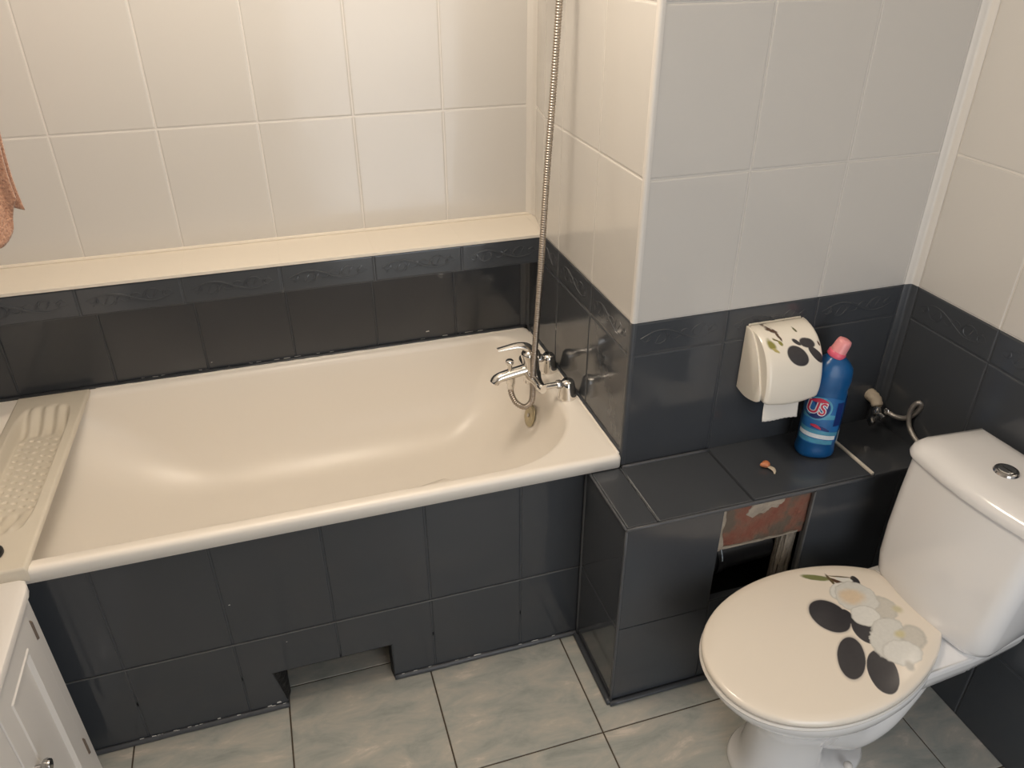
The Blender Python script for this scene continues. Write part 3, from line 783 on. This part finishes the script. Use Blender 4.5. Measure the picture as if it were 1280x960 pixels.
for k, (ya, yb) in enumerate(((-.100,-.346),(-.350,-.600))):
    bm = bmesh.new()
    def ringq(i, x): return [Vector((x,ya-i,.075+i)),Vector((x,yb+i,.075+i)),Vector((x,yb+i,.594-i)),Vector((x,ya-i,.594-i))]
    loft(bm, [ringq(0,CF-.016),ringq(0,CF+.001),ringq(.002,CF+.003),ringq(.052,CF+.003),ringq(.055,CF+.0055),ringq(.060,CF+.0055),ringq(.066,CF-.003),ringq(.085,CF-.003),ringq(.10,CF-.003)])
    d = cpart('door', bm)
    bm = bmesh.new(); ky = -.316 if k == 0 else -.39
    lathe(bm, [(.006,CF+.002),(.006,CF+.014),(.013,CF+.018),(.015,CF+.024),(.012,CF+.031),(.0001,CF+.033)], (0,ky,.384), axis='X', n=24)
    kn = obj('knob', bm, 'chrome_dark', None, smooth=True, sharp=50); adopt(kn, d)
    for hz in ((.533,.148) if k == 0 else ()):
        bm = bmesh.new(); add_box(bm, CF-.001, CF+.0035, -.1015, -.0935, hz-.026, hz+.026, bev=.001)
        tube(bm, [(CF+.0035,-.0975,hz-.024),(CF+.0035,-.0975,hz+.024)], .003, n=4, m=10)
        hg = obj('hinge', bm, 'hinge_metal', None, smooth=True, sharp=40); adopt(hg, d)

# ------------------------------------------------------------ towel on a short rail
rail = thing('towel_rail', 'short chrome rail on the left wall carrying the peach towel', 'towel rail', (XW+.005,.215,1.74))
bm = bmesh.new(); tube(bm, [(XW+.004,.215,1.74),(-1.5,.215,1.74),(-1.19,.215,1.74)], .009, n=6, m=14)
lathe(bm, [(.0001,XW+.004),(.028,XW+.004),(.026,XW+.012),(.010,XW+.018)], (0,.215,1.74), axis='X', n=24)
adopt(obj('bar', bm, 'rail', None, smooth=True, sharp=50), rail)
bm = bmesh.new(); NXT, NZT = 90, 90; g = []
for i in range(NXT+1):
    u = i/NXT; g.append([])
    for j in range(2*NZT+1):
        s = j/NZT-1                       # -1 back hem .. 0 over the bar .. +1 front hem
        drop = abs(s); side = -1 if s > 0 else 1
        amp = .004+.022*drop
        x = -1.64+(.44-.03*(1-drop)*0)*u
        hem = 1.225+.06*u**3 + .045*max(0,(u-.93)/.07) + .012*math.sin(u*34) if s > 0 else 1.30+.02*math.sin(u*9)
        z = 1.755-(1.755-hem)*drop if drop > .02 else 1.7545
        y = .215+side*(.012*min(1,drop*14)) + amp*(math.sin(u*26+.8)*.6+math.sin(u*47+drop*2)*.35)*(1 if s > 0 else .7)
        if drop < .05: y = .215+side*.012*math.sin(min(1,drop/.05)*PI/2)+.0
        g[-1].append(bm.verts.new((x+.006*math.sin(z*18+u*5)*drop, y, z)))
for i in range(NXT):
    for j in range(2*NZT): bm.faces.new((g[i][j],g[i+1][j],g[i+1][j+1],g[i][j+1]))
tw = obj('towel', bm, 'towel', None, smooth=True, loc=(-1.42,.215,1.5))
sd = tw.modifiers.new('thick','SOLIDIFY'); sd.thickness = .005; sd.offset = 0
tag(tw, 'peach brown terry towel hanging in folds at the left edge above the bath', 'towel')

# ------------------------------------------------------------ toilet roll holder
HX0, HX1 = .300, .452
hold = thing('toilet_roll_holder', 'cream plastic toilet roll holder printed with dark pebbles and green leaves on the pillar', 'toilet roll holder', (.375,YP,.87))
prof = [(-.040,.960),(-.052,.963),(-.070,.962),(-.090,.955),(-.110,.942),(-.128,.922),(-.141,.898),(-.149,.870),(-.153,.842),(-.153,.818),(-.150,.803)]
def dense(pr, k=4):
    P, _ = smooth_path([(0,y,z) for y, z in pr], (len(pr)-1)*k+1); return [(p.y,p.z) for p in P]
prof = dense(prof)
def bow(x):   # front edge dips in the middle of its width
    t = (x-HX0)/(HX1-HX0); return math.sin(PI*min(1,max(0,t)))
bm = bmesh.new(); n = 26; G = []
for i in range(n+1):
    x = HX0+(HX1-HX0)*i/n; row = []
    e = min(i, n-i)/n; rnd_ = .006*(max(0,1-e/.06))**2
    for k, (y, z) in enumerate(prof):
        t = k/(len(prof)-1)
        # shrink towards the middle for rounded end edges
        dy, dz = y+.07, z-.86; L = math.hypot(dy,dz); 
        row.append(bm.verts.new((x, y-dy/L*rnd_ - .004*bow(x)*t, z-dz/L*rnd_ - .008*bow(x)*t**6)))
    G.append(row)
for i in range(n):
    for k in range(len(prof)-1): bm.faces.new((G[i][k],G[i][k+1],G[i+1][k+1],G[i+1][k]))
# end cheeks of the cover
for i, s in ((0,-1),(n,1)):
    a = G[i]; base = bm.verts.new((a[0].co.x, -.040, .90)); b2 = bm.verts.new((a[0].co.x,-.075,.812))
    bm.faces.new(a+[b2,base]) 
for f in bm.faces: f.smooth = True
HB = {'P1':(.3820,.9125,.0270,-.0050,.0050,-.0215),'P2':(.4130,.9350,.0200,-.0030,.0020,-.0095),'P3':(.4330,.9090,.0200,-.0190,-.0050,-.0080),
 'P4':(.3860,.9390,.0100,-.0050,-.0010,-.0040),'Gr':(.3200,.9400,.0110,-.0020,.0020,-.0090),'Br1':(.3370,.9595,.0120,-.0030,-.0010,-.0022),
 'Br2':(.3460,.9520,.0040,-.0090,-.0030,.0000),'Br3':(.3360,.9470,.0080,-.0040,.0005,-.0024),'Gr2':(.3440,.9410,.0050,-.0020,.0005,-.0040),
 'd':(.3960,.9570,.0040,-.0020,.0000,-.0025),'d2':(.4440,.9300,.0030,-.0050,-.0020,-.0010),'Gy':(.3280,.9300,.0080,-.0030,.0010,-.0036)}
PB = (.040,.038,.042); OL = (.26,.24,.06); DBR = (.09,.05,.03)
ord_ = [('Gr',OL,.35,.012),('Gy',(.45,.38,.14),.3,.010),('Br1',DBR,.3,.008),('Br2',DBR,.3,.008),('Br3',(.16,.13,.04),.3,.010),('Gr2',OL,.3,.006),('P4',PB,.2,.004),('P2',PB,.12,.004),
        ('P1',PB,.07,.002),('P3',PB,.09,.002),('d',(.12,.12,.05),.3,.006),('d2',DBR,.3,.004)]
hm = printed('holder_print', (.82,.76,.66), [(*HB[k],c,s,w) for k,c,s,w in ord_], (0,2), .22)
o = obj('cover', bm, hm, None, smooth=True, sharp=45)
sd = o.modifiers.new('thick','SOLIDIFY'); sd.thickness = .0022; sd.offset = -1
o['label'] = 'curved lid printed with pebbles and orchid leaves'; adopt(o, hold)
bm = bmesh.new()
add_box(bm, HX0+.004, HX1-.004, YP-.008, YP-.002, .790, .962, bev=.002)
for x0 in (HX0-.004, HX1-.002):
    rg = []
    ins_p = [(-.036,.958),(-.060,.955),(-.085,.930),(-.108,.890),(-.126,.845),(-.134,.812),(-.128,.798),(-.100,.788),(-.070,.784),(-.036,.790)]
    rg = [[Vector((x0+dx, -.08+(y+.08)*s, .87+(z-.87)*s)) for y, z in dense(ins_p,3)] for dx, s in ((0,.97),(.001,1),(.005,1),(.006,.97))]
    loft(bm, rg)
o = obj('back_plate', bm, 'holder', None, smooth=True, sharp=40); adopt(o, hold)
roll = thing('toilet_roll', 'white toilet roll inside the holder with a short sheet hanging out', 'toilet roll', (.375,-.088,.862))
bm = bmesh.new(); lathe(bm, [(.020,.312),(.048,.312),(.049,.314),(.049,.436),(.048,.438),(.020,.438),(.020,.312)], (0,-.088,.862), axis='X', n=36)
adopt(obj('paper_roll', bm, 'paper', None, smooth=True, sharp=50), roll)
bm = bmesh.new(); nI, nJ = 24, 16; g = []
for i in range(nI+1):
    x0_ = .318+.098*i/nI; g.append([])
    for j in range(nJ+1):
        t = j/nJ; z = .862-.116*t - .003*(i/nI)*t; y = -.137+.006*math.sin(t*3)+.0015*math.sin(i*.3+t*3)-.004*t
        g[-1].append(bm.verts.new((x0_-.006*t, y, z+(.0008*math.sin(i*2.1) if j == nJ else 0))))
for i in range(nI):
    for j in range(nJ): bm.faces.new((g[i][j],g[i+1][j],g[i+1][j+1],g[i][j+1]))
o = obj('loose_sheet', bm, 'paper', None, smooth=True); sd = o.modifiers.new('t','SOLIDIFY'); sd.thickness = .0006; adopt(o, roll)

# ------------------------------------------------------------ cleaner bottle
BC = Vector((.496,-.128,ZT+.0035))
bot = thing('cleaner_bottle', 'blue cleaner bottle with pink cap standing on the tiled ledge beside the roll holder', 'bottle', tuple(BC), R(-22))
def bring(rx, ry, z, ox=0, n=48, e=2.3):
    out = []
    for i in range(n):
        a = 2*PI*i/n; c_, s_ = math.cos(a), math.sin(a)
        out.append(Vector((ox+rx*math.copysign(abs(c_)**(2/e),c_), ry*math.copysign(abs(s_)**(2/e),s_), z)))
    return out
bm = bmesh.new()
pr = [(.030,.020,0),(.040,.030,.001),(.0445,.034,.006),(.0455,.035,.014),(.0445,.034,.026),(.0435,.033,.034),(.0440,.0335,.045),(.0450,.034,.10),(.0450,.034,.15),(.0440,.0335,.185),(.0425,.033,.196),(.0445,.034,.206),(.0460,.0345,.220),(.0450,.034,.238),(.0430,.033,.252),(.0385,.031,.263),(.0300,.027,.272),(.0220,.021,.279),(.0180,.018,.285)]
loft(bm, [bring(a*1.06,b*1.06,z) if z < .26 else bring(a,b,z) for a,b,z in pr])
o = obj('bottle_body', bm, 'blue', bot, smooth=True, sharp=60)
bm = bmesh.new()
tl = Matrix.Rotation(R(20),3,'Y')
def cring(r, h, n=30, ridg=0): return [tl@Vector(((r+ridg*math.cos(15*2*PI*i/n*1.0))*math.cos(2*PI*i/n),(r+ridg*math.cos(15*2*PI*i/n))*math.sin(2*PI*i/n),h))+Vector((-.002,0,.280)) for i in range(n)]
loft(bm, [cring(.0195,.0),cring(.0215,.002),cring(.0215,.013,ridg=.0003),cring(.0190,.016)])
cap = obj('cap', bm, 'pink', bot, smooth=True, sharp=50); cap['label'] = 'red pink cap collar'
bm = bmesh.new(); loft(bm, [cring(.0195,.014),cring(.0185,.030),cring(.0178,.040),cring(.0155,.0465),cring(.009,.0490)])
o = obj('nozzle', bm, 'pale_pink', cap, smooth=True, sharp=60); o['label'] = 'pale pink nozzle tip'
# label wrapped round the bottle: angle a (0 = +x of bottle, going counter-clockwise), height z
def wrap(a, z, off=.0006):
    best = None
    c_, s_ = math.cos(a), math.sin(a); e = 2.3
    k = (abs(c_/ .0480)**e+abs(s_/.0363)**e)**(-1/e)
    return Vector((c_*(k+off), s_*(k+off), z))
def strip(bm, a0, a1, zf0, zf1, off, mi, n=24, m=1):
    rows = []
    for i in range(n+1):
        a = a0+(a1-a0)*i/n; t = i/n
        rows.append([bm.verts.new(wrap(a, zf0(t)+(zf1(t)-zf0(t))*j/m, off)) for j in range(m+1)])
    for i in range(n):
        for j in range(m): bm.faces.new((rows[i][j],rows[i+1][j],rows[i+1][j+1],rows[i][j+1])).material_index = mi
LM = ['lab_blue','lab_dark','lab_cyan','lab_white','lab_red','lab_grey']
A0, A1 = R(190), R(325)                # front label
bm = bmesh.new(); cst = lambda v: (lambda t: v)
strip(bm, A0, A1, lambda t: .052-.006*math.sin(PI*t), lambda t: .172+.012*math.sin(PI*t), .0006, 0, n=40)
strip(bm, A0, R(300), lambda t: .120, lambda t: .132+.004*math.sin(PI*t), .0009, 2, n=24)
strip(bm, A0, A1, lambda t: .082-.012*t, lambda t: .094-.014*t, .0009, 2, n=30)
strip(bm, A0, R(318), lambda t: .070-.012*t, lambda t: .082-.012*t, .0011, 3, n=30)
strip(bm, A0, R(312), lambda t: .054-.010*t, lambda t: .068-.012*t, .0010, 2, n=30)
strip(bm, R(225), R(290), lambda t: .096-.012*t, lambda t: .1-.012*t+.006*math.sin(PI*t), .0012, 1, n=20)
strip(bm, R(222), R(258), lambda t: .100-.010*t, lambda t: .104-.010*t+.005*math.sin(PI*t), .0014, 4, n=16)
strip(bm, R(300), A1, cst(.10), cst(.168), .0010, 1, n=8)
strip(bm, R(334), R(356), cst(.045), cst(.175), .0008, 1, n=10)
strip(bm, R(330), R(352), lambda t: .046, lambda t: .082, .0012, 5, n=8)
# round badge
def disc(bm, ca, cz, r, off, mi, n=28, rr=None):
    c0 = bm.verts.new(wrap(ca, cz, off)); rg = []
    for i in range(n):
        t = 2*PI*i/n; rg.append(bm.verts.new(wrap(ca+r*math.cos(t)/.038, cz+r*math.sin(t), off)))
    for i in range(n): bm.faces.new((c0, rg[i], rg[(i+1)%n])).material_index = mi
disc(bm, R(235), .150, .0330, .0012, 2); disc(bm, R(232), .150, .0285, .0016, 1)
strip(bm, R(206), R(266), lambda t: .168, lambda t: .170+.010*math.sin(PI*t), .0020, 4, n=20)
o = obj('label', bm, LM, bot, fix=False, smooth=True)
o['label'] = 'blue printed front label'
def text_mesh(txt, size, place, off, key, name, par, bold=0.0):
    cu = bpy.data.curves.new('t', 'FONT'); cu.body = txt; cu.size = size; cu.align_x = 'CENTER'; cu.align_y = 'CENTER'; cu.offset = bold
    cu.resolution_u = 5
    to = bpy.data.objects.new('t', cu); C.objects.link(to); bpy.context.view_layer.update()
    me = bpy.data.meshes.new_from_object(to.evaluated_get(bpy.context.evaluated_depsgraph_get()))
    bpy.data.objects.remove(to); bpy.data.curves.remove(cu)
    bm = bmesh.new(); bm.from_mesh(me); bpy.data.meshes.remove(me)
    bmesh.ops.triangulate(bm, faces=bm.faces)
    bmesh.ops.subdivide_edges(bm, edges=[e for e in bm.edges if e.calc_length() > .004], cuts=1)
    for v in bm.verts: v.co = place(v.co.x, v.co.y, off)
    return obj(name, bm, key, par, fix=False)
pw = lambda x, y, off: wrap(R(231)+(x+.15*y)/.036, .1500+y*1.4-.14*x, off)
text_mesh('US', .034, pw, .0020, 'lab_white', 'lettering', o, .0022)
text_mesh('US', .034, pw, .0024, 'lab_red', 'lettering', o, .0003)

# ------------------------------------------------------------ tiny things on the ledge
kb = thing('broken_knob', 'tiny orange-brown knob with a curved pale sliver lying on the tiled ledge', 'knob', (.340,-.150,ZT+.0035))
bm = bmesh.new()
bmesh.ops.create_uvsphere(bm, u_segments=20, v_segments=14, radius=.0105)
for v in bm.verts:
    v.co.z *= .85
    if v.co.x < -.004: v.co.x -= .006*((-.004-v.co.x)/.0065)**1.5; v.co.y *= .8
obj('knob_head', bm, 'brown', kb, smooth=True).location = (0,0,.0088)
bm = bmesh.new(); tube(bm, [(.002,-.006,.006),(.008,-.018,.006),(.008,-.027,.004),(.004,-.034,.002)], lambda t: (.0012,.0055*math.sin(PI*min(.93,t*.8+.2))+.001), n=14, m=12)
obj('curved_sliver', bm, 'shell', kb, smooth=True)

# angle valve and braided hose
vl = thing('angle_valve', 'small chrome angle valve on a cream pipe stub in the corner above the ledge', 'valve', (.716,-.07,.66))
bm = bmesh.new()
tube(bm, [(.716,YP+.002,.688),(.716,YP-.018,.687),(.715,YP-.032,.683),(.714,YP-.042,.673)], lambda t: .0175-.003*t+.0008*math.sin(t*30), n=16, m=18)
o = adopt(obj('pipe_stub', bm, 'ivory', None, smooth=True, sharp=60), vl); o['label'] = 'cream coloured pipe stub'
bm = bmesh.new(); lathe(bm, [(.0001,.638),(.010,.638),(.013,.642),(.013,.662),(.010,.668),(.008,.676)], (.714,-.076,0), n=20)
tube(bm, [(.714,-.076,.655),(.714,-.105,.652)], .008, n=4, m=14)
adopt(obj('valve_body', bm, 'chrome', None, smooth=True, sharp=50), vl)
bm = bmesh.new()
rg = [[Vector((.694+dx, -.092+r*math.cos(2*PI*i/24)*(1+.12*math.cos(4*2*PI*i/24)), .642+r*1.3*math.sin(2*PI*i/24)*(1+.12*math.cos(4*2*PI*i/24)))) for i in range(24)] for dx, r in ((0,.004),(-.002,.0095),(-.010,.0105),(-.013,.008),(-.0135,.002))]
loft(bm, rg); adopt(obj('valve_handle', bm, 'chrome_dark', None, smooth=True, sharp=45), vl)
bm = bmesh.new(); lathe(bm, [(.006,.722),(.0085,.722),(.0095,.724),(.0095,.733),(.0085,.735),(.006,.735)], (0,-.098,.668), axis='X', n=6)
adopt(obj('nut', bm, 'chrome', None, smooth=True, sharp=20), vl)
bm = bmesh.new(); P = [(.735,-.098,.668),(.744,-.118,.664),(.753,-.143,.672),(.7605,-.163,.697),(.761,-.172,.724),(.754,-.170,.736),(.749,-.161,.722),(.747,-.158,.694),(.746,-.168,.666),(.745,-.190,.649),(.742,-.220,.640),(.735,-.265,.630),(.715,-.33,.622),(.69,-.40,.622)]
tube(bm, P, .0064, n=90, m=12)
vl.location.x += .010
ho = obj('supply_hose', bm, 'braid', None, smooth=True, loc=(.74,-.18,.67))
tag(ho, 'thin braided grey hose curling from the angle valve to behind the toilet cistern', 'hose')

# ------------------------------------------------------------ toilet
TH = R(9)
wc = thing('toilet', 'white close-coupled toilet with a pebble and orchid printed lid against the right wall', 'toilet', (.27,-.524,0), R(3))
def egg(af, ab, b, z, cx=0, n=64, ef=2.05, eb=1.95, cut=None, cy=0, nar=1):
    out = []
    for i in range(n):
        a = 2*PI*i/n; c_, s_ = math.cos(a), math.sin(a)
        A_ = ab if c_ > 0 else af; e = eb if c_ > 0 else ef
        x = A_*math.copysign(abs(c_)**(2/e),c_); y = b*math.copysign(abs(s_)**(2/e),s_)
        if cut is not None and x > cut: x = cut
        out.append(Vector((cx+x, cy+y, z)))
    return out
# pedestal and bowl (local coordinates, +x towards the wall)
bm = bmesh.new()
rg = [egg(.146,.200,.108,0.0,ef=2.4,eb=2.6), egg(.147,.201,.110,.008,ef=2.4,eb=2.6), egg(.142,.196,.105,.020,ef=2.4,eb=2.6), egg(.134,.10,.094,.034,eb=2.3), egg(.127,.06,.088,.070), egg(.122,.05,.085,.120), egg(.122,.06,.090,.170),
      egg(.135,.10,.104,.215), egg(.168,.17,.130,.260), egg(.210,.235,.156,.300), egg(.245,.280,.176,.335), egg(.262,.290,.186,.362), egg(.268,.295,.189,.380), egg(.268,.295,.189,.392), egg(.262,.290,.184,.398)]
loft(bm, rg)
obj('bowl', bm, 'ceramic', wc, smooth=True, sharp=50)
bm = bmesh.new()
def plat(x0, x1, hw0, hw1, z): return [Vector((x0,-hw0,z)),Vector(((x0+x1)/2,-(hw0+hw1)/2-.006,z)),Vector((x1,-hw1,z)),Vector((x1+.004,0,z)),Vector((x1,hw1,z)),Vector(((x0+x1)/2,(hw0+hw1)/2+.006,z)),Vector((x0,hw0,z)),Vector((x0-.03,0,z))]
loft(bm, [plat(.17,.38,.08,.06,.24),plat(.15,.43,.125,.10,.315),plat(.14,.462,.147,.130,.345),plat(.14,.470,.153,.140,.380),plat(.14,.470,.153,.140,.398),plat(.145,.466,.149,.136,.404)])
bmesh.ops.bevel(bm, geom=[e for e in bm.edges], offset=.006, segments=2, affect='EDGES')
obj('cistern_platform', bm, 'ceramic', wc, smooth=True, sharp=60)
bm = bmesh.new()
tube(bm, [(.02,0,.19),(.07,0,.15),(.13,0,.115),(.20,0,.13),(.25,0,.19),(.29,0,.26)], lambda t: (.078-.01*t,.104-.018*t), n=30, m=30)
tube(bm, [(.22,0,.17),(.27,0,.12),(.31,0,.13),(.34,0,.22)], lambda t: (.045,.05), n=14, m=26)
obj('trapway', bm, 'ceramic', wc, smooth=True, sharp=60)
for s in (-1,1):
    bm = bmesh.new(); lathe(bm, [(.0001,0),(.011,0),(.011,.004),(.008,.009),(.0001,.0105)], (.10,s*.096,.040), n=16)
    obj('bolt_cap', bm, 'seat', wc, smooth=True, sharp=60)
# seat and lid share the twisted frame
RL = Matrix.Rotation(TH-R(3), 4, 'Z')
def twist(o): o.matrix_local = RL; return o
bm = bmesh.new()
E_ = lambda k, z, cut=.268: egg(.283*k,.318*k,.196*k,z,ef=2.12,eb=1.9,cut=cut,n=96)
loft(bm, [E_(.965,.400),E_(.995,.402),E_(1.005,.407),E_(.995,.412),E_(.96,.413)])
twist(obj('seat', bm, 'seat', wc, smooth=True, sharp=50))
bm = bmesh.new()
D_ = lambda k, z, cut=.277: egg(.281*k,.320*k,.1945*k,z,ef=2.12,eb=1.9,cut=cut,n=96)
loft(bm, [D_(.97,.4145),D_(.997,.4155,.2765),D_(1.003,.419,.2775),D_(1.002,.424,.277),D_(.993,.4285,.2745),D_(.975,.4308,.270),D_(.90,.4320,.25),D_(.7,.4330,.20),D_(.45,.4336,.12),D_(.2,.4338,.06)])
LB = {
'A':(0.0594,0.0301,0.0140,-0.0458,-0.0393,-0.0181),'B':(0.0131,-0.0770,-0.0363,-0.0439,0.0298,-0.0098),'C':(0.0448,-0.1326,-0.0248,-0.0477,0.0349,-0.0035),
'D':(0.0994,-0.0370,0.0024,-0.0358,0.0290,0.0106),'E':(0.1976,0.0841,-0.0025,-0.0158,0.0116,0.0032),'F':(0.0958,0.0101,-0.0013,-0.0211,0.0129,0.0050),
'G1':(0.1588,0.0437,0.0194,-0.0436,-0.0436,-0.0194),'G1b':(0.1408,0.0769,0.0252,-0.0070,-0.0184,-0.0204),'G2':(0.1337,-0.0060,0.0196,-0.0234,-0.0262,-0.0181),
'G3':(0.1904,-0.0059,0.0085,-0.0297,-0.0295,-0.0136),'G4':(0.1292,-0.0731,0.0095,-0.0359,-0.0570,-0.0274),'G5':(0.1214,-0.1154,0.0350,-0.0217,-0.0241,-0.0245),
'G6':(0.1780,-0.0970,0.0191,-0.0202,-0.0297,-0.0216),'P':(0.1508,0.0510,0.0204,-0.0184,-0.0204,-0.0140),'K':(0.1683,-0.0368,0.0048,-0.0079,-0.0044,-0.0023),
'Y1':(0.1598,-0.0780,0.0081,-0.0063,-0.0090,-0.0057),'Y2':(0.2149,-0.0239,0.0057,-0.0090,-0.0090,-0.0057),'L':(0.1216,0.1346,0.0261,-0.0203,-0.0070,-0.0060),
'S1':(0.1612,0.0970,0.0160,-0.0268,-0.0046,-0.0033),'S2':(0.1755,0.1109,0.0248,-0.0161,-0.0013,-0.0018),'S3':(0.1474,0.1123,-0.0031,-0.0198,0.0041,0.0004),
'W':(0.1777,0.0994,0.0129,-0.0142,-0.0080,-0.0058),'H':(0.1082,-0.1477,-0.0039,-0.0115,0.0102,0.0004)}
def big(k, f): c0,c1,a,b_,c,d = LB[k]; return (c0,c1,a*f,b_*f,c*f,d*f)
PET = (.68,.67,.63); PET2 = (.74,.73,.69); GRY = (.60,.57,.51)
OUT = (.47,.455,.41)
seq = [(big('A',1.05),(.30,.27,.25,.6),.12,.002),(big('B',1.06),(.30,.27,.25,.6),.12,.002),(LB['L'],(.20,.22,.09),.2,.006),(LB['A'],PB,.035,.002),(LB['D'],PB,.05,.002),(LB['F'],PB,.08,.002),(LB['B'],PB,.035,.002),(LB['C'],PB,.035,.002),(LB['E'],PB,.12,.003),
 (LB['S1'],DBR,.25,.006),(LB['S3'],(.13,.10,.05),.3,.006),(LB['W'],PET2,.15,.004),(LB['S2'],(.16,.13,.08),.35,.003),
 (big('G3',1.05),OUT,.12,.016),(LB['G3'],GRY,.25,.016),(big('G1b',1.06),OUT,.08,.010),(LB['G1b'],PET2,.10,.010),(big('G1',1.03),OUT,.05,.018),(LB['G1'],PET,.07,.018),(LB['P'],(.72,.58,.42),.4,.016),(big('G2',1.05),OUT,.06,.010),(LB['G2'],PET2,.10,.010),(LB['K'],(.12,.09,.08),.3,.004),
 (big('G4',1.03),OUT,.05,.020),(LB['G4'],PET,.09,.020),(big('G6',1.0),(.42,.41,.37),.2,.018),(big('G6',.9),GRY,.3,.018),(big('G5',1.04),OUT,.08,.014),(LB['G5'],PET2,.12,.014),(LB['Y1'],(.62,.56,.33),.6,.006),(LB['Y2'],(.60,.55,.36),.6,.006),(LB['H'],(.42,.40,.36),.5,.006)]
lm = printed('lid_print', (.82,.745,.645), [(*e,c,s,w) for e,c,s,w in seq], (0,1), .2, coat=.3, gate=(2,'GREATER_THAN',.4290))
ld = twist(obj('lid', bm, lm, wc, smooth=True, sharp=50)); ld['label'] = 'cream lid printed with black pebbles and white orchids'
for s in (-.075,.075):
    bm = bmesh.new(); tube(bm, [(.276,s-.020,.414),(.282,s-.016,.416),(.282,s+.016,.416),(.276,s+.020,.414)], .0075, n=10, m=14)
    twist(obj('hinge', bm, 'seat', wc, smooth=True, sharp=60))
# cistern
def cis(x0, x1, hw0, hw1, z, bowf=.012, r=.035, n=8, cy=-.017):
    """x0 front, x1 back, half widths at front and back; bulging front"""
    pts = []
    m = 14
    for i in range(m+1):                      # front edge from +y to -y
        t = -1+2*i/m; pts.append((x0-bowf*(1-t*t), -t*(hw0-r)))
    pts = []
    for i in range(n+1):
        a = PI/2+PI/2*i/n; pts.append((x0+r+r*math.cos(a), (hw0-r)+r*math.sin(a)))
    for i in range(1,m):
        t = i/m; y = (hw0-r)*(1-2*t); pts.append((x0-bowf*math.sin(PI*t), y))
    for i in range(n+1):
        a = PI+PI/2*i/n; pts.append((x0+r+r*math.cos(a), -(hw0-r)+r*math.sin(a)))
    pts += [(x0+(x1-x0)*.6, -(hw0*.5+hw1*.5)), (x1, -hw1)]
    pts += [(x1, 0), (x1, hw1), (x0+(x1-x0)*.6, (hw0*.5+hw1*.5))]
    return [Vector((x,y+cy,z)) for x, y in pts]
bm = bmesh.new()
rg = [cis(.290,.440,.128,.10,.404,r=.05), cis(.276,.452,.142,.118,.408,r=.05), cis(.267,.466,.151,.128,.418,r=.05), cis(.262,.472,.158,.136,.438,r=.048), cis(.261,.476,.163,.142,.480,r=.045), cis(.266,.478,.167,.147,.560,r=.042), cis(.276,.478,.170,.150,.650,r=.040), cis(.288,.478,.171,.152,.752,r=.038)]
loft(bm, rg)
ct = obj('cistern', bm, 'ceramic', wc, smooth=True, sharp=45)
bm = bmesh.new()
rg = [cis(.286,.480,.170,.152,.7535,r=.038), cis(.278,.484,.177,.157,.7550,r=.042), cis(.276,.485,.179,.159,.763,r=.043), cis(.280,.484,.176,.157,.775,r=.043), cis(.291,.478,.167,.150,.786,r=.043), cis(.310,.465,.150,.138,.7925,r=.043), cis(.335,.450,.12,.11,.795,r=.035), cis(.365,.43,.07,.06,.7955,r=.02)]
loft(bm, rg)
cl = obj('cistern_lid', bm, 'ceramic', wc, smooth=True, sharp=60)
bm = bmesh.new(); lathe(bm, [(.0001,.7925),(.0245,.7925),(.0255,.7965),(.0235,.8005),(.0195,.8015),(.0190,.8000),(.0001,.7995)], (.374,-.018,0), n=40)
fb = obj('flush_button', bm, 'chrome_dark', wc, smooth=True, sharp=40)
bm = bmesh.new()
for s in (-1,1):
    rg = []
    for h, k in ((.7992,1),(.8025,.97),(.8032,.85)):
        rg.append([Vector((.374+s*.001+s*.0172*k*math.cos(a), -.018+.0172*k*math.sin(a), h)) for a in [-PI/2+PI*i/14 for i in range(15)]])
    loft(bm, rg)
obj('button_half', bm, 'chrome', fb, smooth=True, sharp=40)

# ------------------------------------------------------------ lights
def lamp(name, kind, loc, energy, col, **kw):
    d = bpy.data.lights.new(name, kind); d.energy = energy; d.color = col
    for k, v in kw.items(): setattr(d, k, v)
    o = bpy.data.objects.new(name, d); C.objects.link(o); o.location = loc; return o
lamp('assumed_ceiling_lamp', 'POINT', (-.66,-.13,2.36), 33, (1,.87,.72), shadow_soft_size=.15)  # unseen lamp, assumed from the way the light falls
front_fill = lamp('assumed_front_fill', 'AREA', (.05,YFRONT+.03,.98), 16.5, (.92,.955,1), shape='RECTANGLE', size=1.0, size_y=1.9)  # unseen area fill added at the front wall; daylight assumed, no doorway modelled
front_fill.rotation_euler = (R(90),0,0)
w = bpy.data.worlds.new('World'); bpy.context.scene.world = w; w.use_nodes = True
w.node_tree.nodes['Background'].inputs[0].default_value = (.5,.5,.5,1); w.node_tree.nodes['Background'].inputs[1].default_value = .2

# ------------------------------------------------------------ camera
cd = bpy.data.cameras.new('camera'); cam = bpy.data.objects.new('camera', cd); C.objects.link(cam)
r_ = Vector((0.95424905,-0.29901053,-0.00120858)); u_ = Vector((0.15375563,0.48721434,0.85964027)); f_ = Vector((0.25645265,0.82049674,-0.51089837))
mw = Matrix(((r_.x,u_.x,-f_.x,-.7376),(r_.y,u_.y,-f_.y,-1.4669),(r_.z,u_.z,-f_.z,1.7926),(0,0,0,1)))
cam.matrix_world = mw
cd.sensor_width = 36; cd.lens = 975.57/1280*36; cd.clip_start = .02
sc = bpy.context.scene; sc.camera = cam
sc.view_settings.view_transform = 'Standard'; sc.view_settings.look = 'None'; sc.view_settings.gamma = 1
sc.view_settings.exposure = .10; sc.view_settings.use_curve_mapping = False
